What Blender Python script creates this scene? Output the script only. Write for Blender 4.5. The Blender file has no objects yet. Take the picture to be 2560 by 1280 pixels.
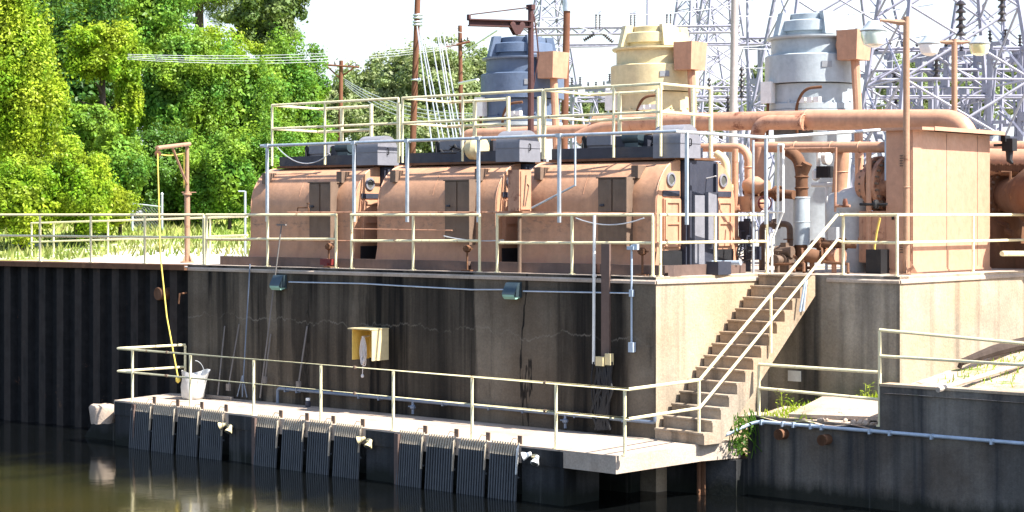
import bpy, math, random
import numpy as np
from mathutils import Vector, Matrix
R = random.Random(7)
sc = bpy.context.scene
COL = sc.collection
F = 4743.0; EYE = 1.07; HZ = 537.0
V = Vector
# ---------------------------------------------------------------- calibrated points: pixel + known depth / height -> world
def P(px, py, Y): return V(((px-1280)/F*Y, Y, EYE-(py-HZ)/F*Y))
def G(px, py, z): return P(px, py, (EYE-z)*F/(py-HZ))
C0 = G(1640, 693, 0); CL = G(470, 662, 0)
A = (C0-CL); A.z = 0; A.normalize()
B = V((-A.y, A.x, 0))
def AB(s, t, z=0.0): return V((C0.x+s*A.x+t*B.x, C0.y+s*A.y+t*B.y, z))
def st(p):
    d = V((p[0]-C0.x, p[1]-C0.y, 0)); return d.dot(A), d.dot(B)
def on(px, p0, p1):
    """plan point where the sight line at column px crosses the plan line p0-p1"""
    u = (px-1280)/F; dx, dy = p1[0]-p0[0], p1[1]-p0[1]
    k = (u*p0[1]-p0[0])/(dx-u*dy)
    return V((p0[0]+k*dx, p0[1]+k*dy, 0))
def zat(p, py): return EYE-(py-HZ)/F*p[1]
def AT(px, py, t):
    p = on(px, AB(0, t), AB(1, t)); p.z = zat(p, py); return p
def BT(px, py, s):
    p = on(px, AB(s, 0), AB(s, 1)); p.z = zat(p, py); return p
def sA(px, t): return st(AT(px, 0, t))[0]
Z = V((0, 0, 1))
LS = -12.39           # left end of the deck
ZP = -2.77            # lower platform
ZW = -3.69            # water

# ---------------------------------------------------------------- mesh builder
WORLD = {}
class MB:
    def __init__(s): s.v = []; s.f = []; s.mi = []
    def add(s, vs, fs, mi=0):
        o = len(s.v); s.v += [tuple(x) for x in vs]
        for q in fs: s.f.append(tuple(i+o for i in q)); s.mi.append(mi)
        return s
    def obox(s, o, ex, ey, ez, mi=0):
        o, ex, ey, ez = V(o), V(ex), V(ey), V(ez)
        vs = [o, o+ex, o+ex+ey, o+ey, o+ez, o+ex+ez, o+ex+ey+ez, o+ey+ez]
        return s.add(vs, [(3,2,1,0),(4,5,6,7),(0,1,5,4),(1,2,6,5),(2,3,7,6),(3,0,4,7)], mi)
    def ab(s, s0, s1, t0, t1, z0, z1, mi=0):
        return s.obox(AB(s0, t0, z0), A*(s1-s0), B*(t1-t0), Z*(z1-z0), mi)
    def cbox(s, c, sx, sy, sz, ax=None, ay=None, mi=0):
        """box centred on c in the A/B frame"""
        ax = A if ax is None else ax; ay = B if ay is None else ay
        c = V(c); az = V(ax).cross(V(ay)); az.normalize()
        return s.obox(c-V(ax)*sx/2-V(ay)*sy/2-az*sz/2, V(ax)*sx, V(ay)*sy, az*sz, mi)
    def prism(s, poly, z0, z1, mi=0):
        n = len(poly)
        vs = [(p[0], p[1], z0) for p in poly]+[(p[0], p[1], z1) for p in poly]
        fs = [tuple(range(n-1, -1, -1)), tuple(range(n, 2*n))]+[(i, (i+1) % n, n+(i+1) % n, n+i) for i in range(n)]
        return s.add(vs, fs, mi)
    def extrude(s, poly, d, mi=0):
        """closed 3-D polygon swept by vector d"""
        n = len(poly); poly = [V(p) for p in poly]; d = V(d)
        vs = poly+[p+d for p in poly]
        fs = [tuple(range(n-1, -1, -1)), tuple(range(n, 2*n))]+[(i, (i+1) % n, n+(i+1) % n, n+i) for i in range(n)]
        return s.add(vs, fs, mi)
    def tube(s, pts, r, n=8, cap=True, mi=0):
        pts = [V(p) for p in pts]; m = len(pts)
        rs = r if isinstance(r, (list, tuple)) else [r]*m
        tang = []
        for i in range(m):
            a = pts[max(i-1, 0)]; b = pts[min(i+1, m-1)]
            if 0 < i < m-1:
                t = (pts[i]-a).normalized()+(b-pts[i]).normalized()
            else: t = b-a
            if t.length < 1e-9: t = V((0, 0, 1))
            tang.append(t.normalized())
        up = V((0, 0, 1)) if abs(tang[0].z) < .9 else V((1, 0, 0))
        u = tang[0].cross(up).normalized(); vs = []
        for i in range(m):
            t = tang[i]; u = (u-t*u.dot(t))
            if u.length < 1e-6: u = t.orthogonal()
            u.normalize(); w = t.cross(u)
            for k in range(n):
                an = 2*math.pi*k/n
                vs.append(pts[i]+(u*math.cos(an)+w*math.sin(an))*rs[i])
        fs = []
        for i in range(m-1):
            for k in range(n):
                k2 = (k+1) % n
                fs.append((i*n+k, i*n+k2, (i+1)*n+k2, (i+1)*n+k))
        if cap: fs += [tuple(range(n-1, -1, -1)), tuple(range((m-1)*n, m*n))]
        return s.add(vs, fs, mi)
    def cyl(s, p0, p1, r0, r1=None, n=12, mi=0):
        return s.tube([p0, p1], [r0, r0 if r1 is None else r1], n, True, mi)
    def lathe(s, c, prof, n=32, axis=None, mi=0):
        """prof = [(r, h)] turned round axis through c"""
        c = V(c); ax = V(axis).normalized() if axis is not None else Z
        u = ax.orthogonal().normalized(); w = ax.cross(u); vs = []; m = len(prof)
        for (r, h) in prof:
            for k in range(n):
                an = 2*math.pi*k/n
                vs.append(c+ax*h+(u*math.cos(an)+w*math.sin(an))*max(r, 1e-4))
        fs = [(i*n+k, i*n+(k+1) % n, (i+1)*n+(k+1) % n, (i+1)*n+k) for i in range(m-1) for k in range(n)]
        fs += [tuple(range(n-1, -1, -1)), tuple(range((m-1)*n, m*n))]
        return s.add(vs, fs, mi)
    def torus(s, c, axis, r, rr, n=16, k=6, mi=0):
        c = V(c); ax = V(axis).normalized(); u = ax.orthogonal().normalized(); w = ax.cross(u)
        pts = [c+(u*math.cos(2*math.pi*i/n)+w*math.sin(2*math.pi*i/n))*r for i in range(n+1)]
        return s.tube(pts, rr, k, False, mi)
    def build(s, name, mat, parent=None, ang=35, base=None):
        vs = s.v
        if parent is not None: off = WORLD[parent]
        else:
            if base is None:
                xs = [p[0] for p in vs]; ys = [p[1] for p in vs]; zs = [p[2] for p in vs]
                base = V(((min(xs)+max(xs))/2, (min(ys)+max(ys))/2, min(zs)))
            off = V(base)
        me = bpy.data.meshes.new(name)
        me.from_pydata([(p[0]-off.x, p[1]-off.y, p[2]-off.z) for p in vs], [], s.f)
        mats = mat if isinstance(mat, (list, tuple)) else [mat]
        for m in mats: me.materials.append(m)
        if len(mats) > 1: me.polygons.foreach_set('material_index', s.mi)
        me.polygons.foreach_set('use_smooth', [True]*len(me.polygons))
        me.update()
        me.set_sharp_from_angle(angle=math.radians(ang))
        o = bpy.data.objects.new(name, me); COL.objects.link(o)
        if parent is not None: o.parent = parent; WORLD[o] = off
        else: o.location = off; WORLD[o] = off
        return o
def arc(c, u, w, r, a0, a1, n=8):
    return [V(c)+V(u)*r*math.cos(math.radians(a0+(a1-a0)*i/n))+V(w)*r*math.sin(math.radians(a0+(a1-a0)*i/n)) for i in range(n+1)]
def bend(pts, r, n=6):
    """round the inner corners of a polyline"""
    pts = [V(p) for p in pts]; out = [pts[0]]
    for i in range(1, len(pts)-1):
        p = pts[i]; a = (pts[i-1]-p); b = (pts[i+1]-p); d = min(r, a.length*.49, b.length*.49)
        a = p+a.normalized()*d; b = p+b.normalized()*d
        for k in range(n+1):
            q = k/n; out.append(a*(1-q)**2+p*2*q*(1-q)+b*q*q)
    return out+[pts[-1]]
def sag(p0, p1, d, n=10):
    p0, p1 = V(p0), V(p1)
    return [p0.lerp(p1, i/n)-Z*d*4*(i/n)*(1-i/n) for i in range(n+1)]
def tag(o, label=None, cat=None, group=None, kind=None):
    if label: o['label'] = label
    if cat: o['category'] = cat
    if group: o['group'] = group
    if kind: o['kind'] = kind
    return o
def empty(name, loc, label, cat, group=None):
    o = bpy.data.objects.new(name, None); COL.objects.link(o); o.location = V(loc); WORLD[o] = V(loc)
    o.empty_display_size = .3
    return tag(o, label, cat, group)
def copy_tree(o, parent=None):
    c = o.copy(); COL.objects.link(c)
    if parent is not None: c.parent = parent
    for ch in list(o.children): copy_tree(ch, c)
    return c

# ---------------------------------------------------------------- materials
def newmat(name):
    m = bpy.data.materials.new(name); m.use_nodes = True
    nt = m.node_tree; nt.nodes.clear()
    out = nt.nodes.new('ShaderNodeOutputMaterial'); b = nt.nodes.new('ShaderNodeBsdfPrincipled')
    nt.links.new(b.outputs[0], out.inputs[0])
    return m, nt, b
def N(nt, t, **kw):
    n = nt.nodes.new('ShaderNode'+t)
    for k, v in kw.items(): setattr(n, k, v)
    return n
def pos(nt, scale=(1, 1, 1), rot=None):
    g = N(nt, 'NewGeometry'); mp = N(nt, 'Mapping'); mp.vector_type = 'POINT'
    mp.inputs['Rotation'].default_value = (0, 0, math.atan2(-A.y, A.x) if rot is None else rot)   # x along wall A
    mp2 = N(nt, 'Mapping'); mp2.inputs['Scale'].default_value = scale
    nt.links.new(g.outputs['Position'], mp.inputs[0]); nt.links.new(mp.outputs[0], mp2.inputs[0])
    return mp2.outputs[0]
def noise(nt, vec, sc_, det=4, rough=.6, lo=.35, hi=.65, a=0., b=1.):
    n = N(nt, 'TexNoise'); n.inputs['Scale'].default_value = sc_; n.inputs['Detail'].default_value = det; n.inputs['Roughness'].default_value = rough
    nt.links.new(vec, n.inputs['Vector'])
    m = N(nt, 'MapRange'); m.inputs[1].default_value = lo; m.inputs[2].default_value = hi; m.inputs[3].default_value = a; m.inputs[4].default_value = b
    nt.links.new(n.outputs[0], m.inputs[0]); return m.outputs[0]
def mix(nt, fac, c0, c1, mode='MIX'):
    m = N(nt, 'Mix', data_type='RGBA', blend_type=mode)
    for s, v in ((m.inputs[0], fac), (m.inputs[6], c0), (m.inputs[7], c1)):
        if hasattr(v, 'is_linked') or hasattr(v, 'links'): nt.links.new(v, s)
        elif isinstance(v, (tuple, list)): s.default_value = (*v[:3], 1)
        else: s.default_value = v
    return m.outputs[2]
def mth(nt, op, x, y=None, clamp=False):
    m = N(nt, 'Math', operation=op); m.use_clamp = clamp
    for s, v in ((m.inputs[0], x), (m.inputs[1], y)):
        if v is None: continue
        if hasattr(v, 'links'): nt.links.new(v, s)
        else: s.default_value = v
    return m.outputs[0]
def bump(nt, b, h, st_=.3, dist=.02):
    n = N(nt, 'Bump'); n.inputs['Strength'].default_value = st_; n.inputs['Distance'].default_value = dist
    nt.links.new(h, n.inputs['Height']); nt.links.new(n.outputs[0], b.inputs['Normal'])
def paint(name, col, rough=.5, metal=0., dirt=.35, dirtcol=None, rust=0., rustcol=(.13, .045, .018), sc_=1., spec=.4, streak=True):
    """painted or bare metal with grime streaks, mottling and optional rust"""
    m, nt, b = newmat(name)
    dc = dirtcol or tuple(c*.45 for c in col)
    v1 = pos(nt, (2.2*sc_, 2.2*sc_, .35*sc_ if streak else 2.2*sc_)); v2 = pos(nt)
    f1 = noise(nt, v1, 2.2, 5, .65, .45, .75, 0, dirt)
    c = mix(nt, f1, col, dc)
    f2 = noise(nt, v2, 7*sc_, 6, .7, .3, .7, .86, 1.1)
    c = mix(nt, 1., c, f2, 'MULTIPLY')
    if rust > 0:
        fr = noise(nt, v2, 3.1*sc_, 8, .72, .66-.3*rust, .74-.25*rust, 0, 1)
        c = mix(nt, fr, c, rustcol)
    nt.links.new(c, b.inputs['Base Color'])
    b.inputs['Metallic'].default_value = metal
    rr = noise(nt, v2, 5, 4, .6, .3, .7, rough-.08, min(1, rough+.15))
    nt.links.new(rr, b.inputs['Roughness']); b.inputs['Specular IOR Level'].default_value = spec
    bump(nt, b, noise(nt, v2, 14*sc_, 4), .12, .01)
    return m
M = {}
M['orange'] = paint('orange_paint', (.48, .262, .165), .5, dirt=.5, dirtcol=(.27, .135, .08))
M['orange_rust'] = paint('orange_paint_rusted', (.46, .245, .155), .55, dirt=.55, dirtcol=(.22, .085, .045), rust=.42, rustcol=(.16, .055, .03))
M['orange_wash'] = paint('tan_orange_cabinet_paint', (.48, .268, .178), .45, dirt=.25, dirtcol=(.36, .19, .12))
M['brown'] = paint('brown_paint', (.155, .105, .075), .6, dirt=.5, dirtcol=(.06, .035, .025), rust=.12)
M['kerb'] = paint('grey_brown_kerb_paint', (.13, .085, .07), .65, dirt=.5, rust=.05)
M['rust'] = paint('rusty_iron', (.15, .075, .042), .8, dirt=.6, dirtcol=(.06, .025, .015), rust=.25, rustcol=(.24, .12, .06), spec=.2)
M['darkrust'] = paint('dark_rusty_beam', (.075, .032, .03), .65, dirt=.5, dirtcol=(.03, .015, .015), rust=.15, spec=.3)
M['yellow'] = paint('pale_yellow_rail_paint', (.76, .69, .44), .4, dirt=.3, dirtcol=(.55, .43, .22), rust=.22, rustcol=(.34, .17, .07), sc_=2)
M['galv'] = paint('galvanised_steel', (.50, .55, .60), .42, .55, dirt=.3)
M['steel'] = paint('grey_tower_steel', (.27, .27, .34), .55, .1, dirt=.35)
M['navy'] = paint('dark_navy_steel', (.035, .038, .055), .5, dirt=.4, rust=.05)
M['black'] = paint('black_rubber', (.012, .012, .014), .6, dirt=.3)
M['greybox'] = paint('grey_enamel', (.19, .19, .215), .4, dirt=.35, dirtcol=(.17, .17, .19))
M['bluemotor'] = paint('slate_blue_paint', (.095, .13, .20), .42, dirt=.3, dirtcol=(.05, .075, .13))
M['cream'] = paint('cream_paint', (.60, .505, .29), .42, dirt=.3, dirtcol=(.45, .36, .22))
M['silver'] = paint('silver_grey_paint', (.36, .405, .435), .4, dirt=.35, dirtcol=(.22, .26, .29))
M['white'] = paint('white_paint', (.78, .78, .75), .5, dirt=.25)
M['plate'] = paint('nameplate_metal', (.25, .26, .28), .4, .3)
M['pipeblue'] = paint('blue_grey_pipe', (.16, .20, .27), .45, .25, dirt=.4)
M['bluewhite'] = paint('weathered_grey_pipe', (.42, .50, .60), .45, .2, dirt=.3)
M['wood'] = paint('creosoted_wood', (.17, .075, .045), .85, dirt=.7, dirtcol=(.05, .025, .018), spec=.15)
M['palewood'] = paint('weathered_concrete_pole', (.40, .35, .33), .8, dirt=.4, spec=.2)
M['porcelain'] = paint('brown_black_porcelain', (.03, .025, .028), .25, dirt=.2)
M['teal'] = paint('teal_grey_housing', (.05, .075, .09), .35, .3, dirt=.3)
M['rope'] = paint('white_rope', (.66, .62, .60), .9, dirt=.3)
M['ropeyellow'] = paint('yellow_rope', (.75, .58, .12), .85, dirt=.2)
M['boxyellow'] = paint('yellow_box_paint', (.72, .50, .12), .5, dirt=.25, dirtcol=(.5, .3, .06))
M['red'] = paint('dark_red_paint', (.16, .02, .02), .5)
M['tan'] = paint('faded_tan_pole_paint', (.37, .215, .135), .55, dirt=.4, dirtcol=(.2, .1, .06), rust=.2)
M['log'] = paint('weathered_log', (.06, .045, .038), .9, dirt=.6, dirtcol=(.02, .015, .012), spec=.1)
M['rack_lit'] = paint('sunlit_bar_steel', (.44, .37, .28), .7, dirt=.35, spec=.2)  # pale tan copy of the rack steel, sunlight put into the colour
M['rackdark'] = paint('dark_rack_steel', (.085, .092, .10), .6, dirt=.5)  # dark copy of the rack steel for bars below the sunlit tops
M['tool'] = paint('weathered_tool_handle', (.17, .155, .145), .7)
M['wire'] = paint('aluminium_wire', (.50, .52, .55), .4, .4)
M['sack'] = paint('white_woven_plastic', (.52, .52, .51), .6, dirt=.3, dirtcol=(.35, .36, .38), streak=False)
M['glassdark'] = paint('dirty_window', (.10, .10, .09), .2, dirt=.3)
m, nt, b = newmat('lamp_glass'); b.inputs['Base Color'].default_value = (.72, .80, .74, 1); b.inputs['Roughness'].default_value = .15; b.inputs['Transmission Weight'].default_value = .35; M['lamp'] = m
m, nt, b = newmat('yellow_lamp_glass'); b.inputs['Base Color'].default_value = (.75, .70, .38, 1); b.inputs['Roughness'].default_value = .2; b.inputs['Transmission Weight'].default_value = .25; M['lampyellow'] = m
m, nt, b = newmat('green_lens'); b.inputs['Base Color'].default_value = (.36, .62, .52, 1); b.inputs['Roughness'].default_value = .1; b.inputs['Transmission Weight'].default_value = .3; M['lens'] = m

def hoodpaint():
    m = paint('hood_orange_paint', (.47, .258, .155), .5, dirt=.45, dirtcol=(.27, .14, .082)); nt = m.node_tree
    b = next(n for n in nt.nodes if n.type == 'BSDF_PRINCIPLED'); c = b.inputs['Base Color'].links[0].from_socket
    sx = N(nt, 'SeparateXYZ'); nt.links.new(pos(nt), sx.inputs[0])
    def zband(z0, hw, k):
        d = mth(nt, 'ABSOLUTE', mth(nt, 'SUBTRACT', mth(nt, 'ADD', sx.outputs[2], noise(nt, pos(nt), 2.5, 4, .6, .2, .8, -.12, .12)), z0))
        mr = N(nt, 'MapRange'); mr.interpolation_type = 'SMOOTHSTEP'; mr.inputs[1].default_value = 0; mr.inputs[2].default_value = hw; mr.inputs[3].default_value = k; mr.inputs[4].default_value = 0
        nt.links.new(d, mr.inputs[0]); return mr.outputs[0]
    c = mix(nt, mth(nt, 'MULTIPLY', zband(.90, .22, 1.), noise(nt, pos(nt, (1, 1, 2.2)), 4.5, 7, .75, .50, .66, 0, .8)), c, (.10, .085, .075))
    c = mix(nt, mth(nt, 'MULTIPLY', zband(.10, .40, 1.), noise(nt, pos(nt), 1.5, 4, .6, .3, .6, .2, .8)), c, (.36, .165, .115))
    c = mix(nt, noise(nt, pos(nt, (3.2, 3.2, .16)), 1.3, 5, .65, .60, .72, 0, .55), c, (.17, .085, .05))
    c = mix(nt, noise(nt, pos(nt), 6.5, 7, .8, .70, .74, 0, .7), c, (.12, .05, .03))
    nt.links.new(c, b.inputs['Base Color']); return m
M['hood'] = hoodpaint()
def concrete(name, col, darkc, amount, warm=None, band=None, dband=(), crack=True, zrange=None, streak_scale=1., tide=False):
    """cast concrete: blotches, long vertical run-off streaks, pour-line cracks, pits. band=(lists of (s centre, width)) pale zones along wall A"""
    m, nt, b = newmat(name)
    v = pos(nt); vs_ = pos(nt, (1.7*streak_scale, 1.7*streak_scale, .06)); vf = pos(nt, (2.6*streak_scale, 2.6*streak_scale, .10))
    blot = noise(nt, v, .8, 5, .6, .35, .65, .78, 1.18)
    c = mix(nt, 1., col, blot, 'MULTIPLY')
    if warm: c = mix(nt, noise(nt, v, .55, 4, .6, .42, .62, 0, .7), c, warm)
    lo = .62-.34*amount; s1 = noise(nt, vs_, .8, 6, .62, lo+.04, lo+.20, 0, 1)
    s2 = noise(nt, vf, 1., 4, .6, .40, .62, .45, 1)
    stain = mth(nt, 'MULTIPLY', s1, s2, True)
    if band:
        sx = N(nt, 'SeparateXYZ'); nt.links.new(pos(nt), sx.inputs[0])
        wob = noise(nt, pos(nt, (1, 1, .15)), 2.5, 4, .6, .3, .7, -.22, .22)
        xx = mth(nt, 'ADD', sx.outputs[0], wob)
        tot = None
        for (cx, w, k) in band:
            d = mth(nt, 'ABSOLUTE', mth(nt, 'SUBTRACT', xx, cx))
            mr = N(nt, 'MapRange'); mr.interpolation_type = 'SMOOTHSTEP'
            mr.inputs[1].default_value = w*.6; mr.inputs[2].default_value = w*1.1; mr.inputs[3].default_value = k; mr.inputs[4].default_value = 0
            nt.links.new(d, mr.inputs[0]); tot = mr.outputs[0] if tot is None else mth(nt, 'MAXIMUM', tot, mr.outputs[0])
        stain = mth(nt, 'MULTIPLY', stain, mth(nt, 'SUBTRACT', 1., tot, True))
        for (cx, w, k) in dband:
            d = mth(nt, 'ABSOLUTE', mth(nt, 'SUBTRACT', xx, cx))
            mr = N(nt, 'MapRange'); mr.interpolation_type = 'SMOOTHSTEP'
            mr.inputs[1].default_value = w*.5; mr.inputs[2].default_value = w*1.15; mr.inputs[3].default_value = k; mr.inputs[4].default_value = 0
            nt.links.new(d, mr.inputs[0]); stain = mth(nt, 'MAXIMUM', stain, mth(nt, 'MULTIPLY', mr.outputs[0], noise(nt, vf, 1.4, 4, .6, .3, .6, .65, 1)))
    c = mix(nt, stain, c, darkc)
    fine = noise(nt, v, 26, 6, .75, .25, .75, .72, 1.2)
    c = mix(nt, 1., c, fine, 'MULTIPLY')
    if tide:
        sx = N(nt, 'SeparateXYZ'); nt.links.new(v, sx.inputs[0])
        mr = N(nt, 'MapRange'); mr.inputs[1].default_value = ZW+.12; mr.inputs[2].default_value = ZW+.34; mr.inputs[3].default_value = .9; mr.inputs[4].default_value = 0
        nt.links.new(mth(nt, 'ADD', sx.outputs[2], noise(nt, pos(nt, (1, 1, .3)), 3, 6, .7, .2, .8, -.14, .14)), mr.inputs[0])
        c = mix(nt, mr.outputs[0], c, (.012, .014, .010))
        e_ = noise(nt, vs_, 2.4, 5, .6, .60, .72, 0, .5); c = mix(nt, e_, c, (.14, .135, .125))
    if crack:
        sx = N(nt, 'SeparateXYZ'); nt.links.new(v, sx.inputs[0])
        w = noise(nt, pos(nt, (1, 1, .01)), 1.1, 5, .65, .2, .8, -.22, .22)
        w = mth(nt, 'ADD', w, noise(nt, pos(nt, (1, 1, .01)), 6, 5, .7, .2, .8, -.06, .06)); zc = mth(nt, 'ABSOLUTE', mth(nt, 'ADD', mth(nt, 'ADD', sx.outputs[2], 1.08), w))
        mr = N(nt, 'MapRange'); mr.inputs[1].default_value = .004; mr.inputs[2].default_value = .022; mr.inputs[3].default_value = .5; mr.inputs[4].default_value = 0
        nt.links.new(zc, mr.inputs[0])
        k = mth(nt, 'MULTIPLY', mr.outputs[0], noise(nt, v, 1.3, 6, .8, .42, .62, 0, 1))
        c = mix(nt, k, c, (.22, .20, .17))
        pit = noise(nt, v, 3.3, 7, .8, .70, .74, 0, .6)
        c = mix(nt, pit, c, (.16, .145, .125))
    nt.links.new(c, b.inputs['Base Color']); b.inputs['Roughness'].default_value = .9; b.inputs['Specular IOR Level'].default_value = .2
    bump(nt, b, noise(nt, v, 9, 8, .7, .2, .8), .45, .02)
    return m
PX0 = C0.dot(A)      # s = x' - PX0
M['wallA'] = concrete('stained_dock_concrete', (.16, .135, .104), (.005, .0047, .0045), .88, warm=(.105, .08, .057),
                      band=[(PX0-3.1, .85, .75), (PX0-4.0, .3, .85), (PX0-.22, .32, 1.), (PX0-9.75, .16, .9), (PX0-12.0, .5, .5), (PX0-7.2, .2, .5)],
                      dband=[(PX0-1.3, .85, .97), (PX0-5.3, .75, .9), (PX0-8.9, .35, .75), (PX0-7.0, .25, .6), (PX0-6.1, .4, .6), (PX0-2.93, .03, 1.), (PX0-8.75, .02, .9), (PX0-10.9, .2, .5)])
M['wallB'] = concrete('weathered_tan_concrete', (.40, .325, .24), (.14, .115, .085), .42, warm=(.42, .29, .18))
M['wallC'] = concrete('streaked_grey_concrete', (.34, .30, .245), (.055, .05, .045), .6, warm=(.22, .175, .125))  # grey concrete beyond the stairs, its own tone with dark run-off streaks
M['conc'] = concrete('walked_on_concrete', (.42, .35, .285), (.22, .17, .13), .3, warm=(.46, .35, .27), crack=False)
M['stair'] = concrete('stair_concrete', (.34, .28, .215), (.10, .08, .06), .5, warm=(.38, .26, .16), crack=False)
M['wallsub'] = concrete('waterline_concrete', (.05, .05, .052), (.010, .011, .012), .72, crack=False, tide=True)
M['wallright'] = concrete('damp_grey_concrete', (.20, .18, .155), (.022, .026, .032), .72, crack=False, tide=True, warm=(.085, .062, .045))
M['sheet'] = paint('dark_sheet_pile_steel', (.006, .0055, .006), .85, dirt=.9, dirtcol=(.0015, .0015, .002), rust=.06, rustcol=(.10, .045, .025))
M['sheetrib'] = paint('rust_brown_pile_flange', (.030, .022, .018), .85, dirt=.85, dirtcol=(.003, .003, .003), rust=.12, rustcol=(.07, .04, .025))
# ---------------------------------------------------------------- camera, sky, sun
cd = bpy.data.cameras.new('camera'); cam = bpy.data.objects.new('camera', cd); COL.objects.link(cam)
cd.sensor_width = 36; cd.lens = 36*F/2560; cd.shift_y = -(640-HZ)/2560; cd.clip_end = 6000; cd.clip_start = .5
cam.location = (0, 0, EYE); cam.rotation_euler = (math.radians(90), 0, 0); sc.camera = cam
SUN = A*.77+B*.13+Z*1.0
el = math.atan2(SUN.z, math.hypot(SUN.x, SUN.y)); az = math.atan2(SUN.x, SUN.y)
w = bpy.data.worlds.new('World'); sc.world = w; w.use_nodes = True
nt = w.node_tree; bg = nt.nodes['Background']
sky = nt.nodes.new('ShaderNodeTexSky'); sky.sky_type = 'NISHITA'; sky.sun_disc = False
sky.sun_elevation = el; sky.sun_rotation = az; sky.air_density = 1.0; sky.dust_density = 1.0; sky.ozone_density = 1.0; sky.altitude = 50
tc = N(nt, 'TexCoord'); sx = N(nt, 'SeparateXYZ'); nt.links.new(tc.outputs['Generated'], sx.inputs[0])
mr = N(nt, 'MapRange'); mr.interpolation_type = 'SMOOTHSTEP'; nt.links.new(sx.outputs[2], mr.inputs[0]); mr.inputs[1].default_value = -.02; mr.inputs[2].default_value = .42; mr.inputs[3].default_value = 1; mr.inputs[4].default_value = 0
hz = mth(nt, 'MULTIPLY', mr.outputs[0], noise(nt, tc.outputs['Generated'], 3.2, 5, .6, .25, .6, .72, 1))
nt.links.new(mix(nt, hz, sky.outputs[0], mix(nt, noise(nt, tc.outputs['Generated'], 5.5, 5, .6, .42, .62), (3.3, 3.68, 4.05), (4.4, 4.5, 4.6))), bg.inputs[0]); bg.inputs[1].default_value = .105
ld = bpy.data.lights.new('sun', 'SUN'); ld.energy = 5.0; ld.angle = math.radians(.5); ld.color = (1, .95, .87)
lo = bpy.data.objects.new('sun', ld); COL.objects.link(lo); lo.rotation_euler = SUN.to_track_quat('Z', 'Y').to_euler(); lo.location = (20, 0, 60)
sc.view_settings.view_transform = 'Standard'; sc.view_settings.look = 'None'; sc.view_settings.gamma = 1; sc.view_settings.exposure = 1.58
sc.view_settings.use_curve_mapping = False
sc.cycles.max_bounces = 6; sc.cycles.transparent_max_bounces = 6
# ================================================================ SETTING: water, ground, banks
def xy(s, t): p = AB(s, t); return (p.x, p.y)
m, nt, b = newmat('murky_water')
v = pos(nt)
sx = N(nt, 'SeparateXYZ'); nt.links.new(v, sx.inputs[0])
# silty olive water; near black in a wavy-edged band near the dock
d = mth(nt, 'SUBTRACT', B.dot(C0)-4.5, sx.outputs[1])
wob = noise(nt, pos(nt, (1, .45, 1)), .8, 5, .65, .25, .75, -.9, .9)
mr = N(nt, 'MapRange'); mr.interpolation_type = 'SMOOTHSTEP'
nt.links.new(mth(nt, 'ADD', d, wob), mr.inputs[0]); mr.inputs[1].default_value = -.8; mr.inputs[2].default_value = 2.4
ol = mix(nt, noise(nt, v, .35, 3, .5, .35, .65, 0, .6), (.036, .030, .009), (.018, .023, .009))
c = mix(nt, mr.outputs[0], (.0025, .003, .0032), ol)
nt.links.new(c, b.inputs['Base Color']); b.inputs['Roughness'].default_value = .09; b.inputs['IOR'].default_value = 1.333
wv = pos(nt, (1, 1, 1), 0)
h = mth(nt, 'ADD', noise(nt, wv, 1.3, 3, .5, .2, .8), mth(nt, 'MULTIPLY', noise(nt, wv, 7, 3, .5, .2, .8), .25))
bump(nt, b, h, .05, .05)
M['water'] = m
mb = MB(); mb.add([(-400, -60, ZW), (400, -60, ZW), (400, 60, ZW), (-400, 60, ZW)], [(0, 1, 2, 3)])
tag(mb.build('water', M['water'], base=(0, 0, ZW)), kind='structure')

m, nt, b = newmat('gravel_and_grass_ground')
v = pos(nt, (1, 1, 1), 0); sx = N(nt, 'SeparateXYZ'); nt.links.new(v, sx.inputs[0])
gr = mix(nt, noise(nt, v, 9, 6, .8, .3, .7), (.40, .36, .31), (.58, .54, .48))
gs = mix(nt, noise(nt, v, 2.2, 6, .75, .35, .65), (.14, .24, .035), (.34, .36, .10))
edge = mth(nt, 'ADD', mth(nt, 'ADD', sx.outputs[1], mth(nt, 'MULTIPLY', sx.outputs[0], .15)), noise(nt, v, .5, 5, .6, .2, .8, -3, 3))
mr = N(nt, 'MapRange'); nt.links.new(edge, mr.inputs[0]); mr.inputs[1].default_value = 51; mr.inputs[2].default_value = 54
lf = N(nt, 'MapRange'); nt.links.new(mth(nt, 'ADD', sx.outputs[0], noise(nt, v, .8, 5, .6, .2, .8, -1, 1)), lf.inputs[0]); lf.inputs[1].default_value = -11.2; lf.inputs[2].default_value = -10.2; lf.inputs[3].default_value = 1; lf.inputs[4].default_value = 0
tot = mth(nt, 'MAXIMUM', mr.outputs[0], mth(nt, 'MULTIPLY', lf.outputs[0], noise(nt, v, 1.2, 5, .7, .42, .5)))
rt = N(nt, 'MapRange'); nt.links.new(sx.outputs[0], rt.inputs[0]); rt.inputs[1].default_value = 0; rt.inputs[2].default_value = 4; rt.inputs[3].default_value = 1; rt.inputs[4].default_value = .15
tot = mth(nt, 'MULTIPLY', tot, rt.outputs[0])
nt.links.new(mix(nt, tot, gr, gs), b.inputs['Base Color']); b.inputs['Roughness'].default_value = .95; b.inputs['Specular IOR Level'].default_value = .1
bump(nt, b, noise(nt, v, 12, 6, .7, .2, .8), .5, .04)
M['ground'] = m
SP0 = AB(LS, .12); SPd = (G(0, 652, 0)-CL); SPd.z = 0; SPd.normalize()
SP1 = SP0+SPd*60
def gz(x, y):
    k = min(1, max(0, (y-50)/14)); k = k*k*(3-2*k); l = min(1, max(0, (4-x)/8))
    return -.03+.95*k*l+.10*math.sin(x*.9+y*.31)*math.sin(y*.47)*k*l
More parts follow.
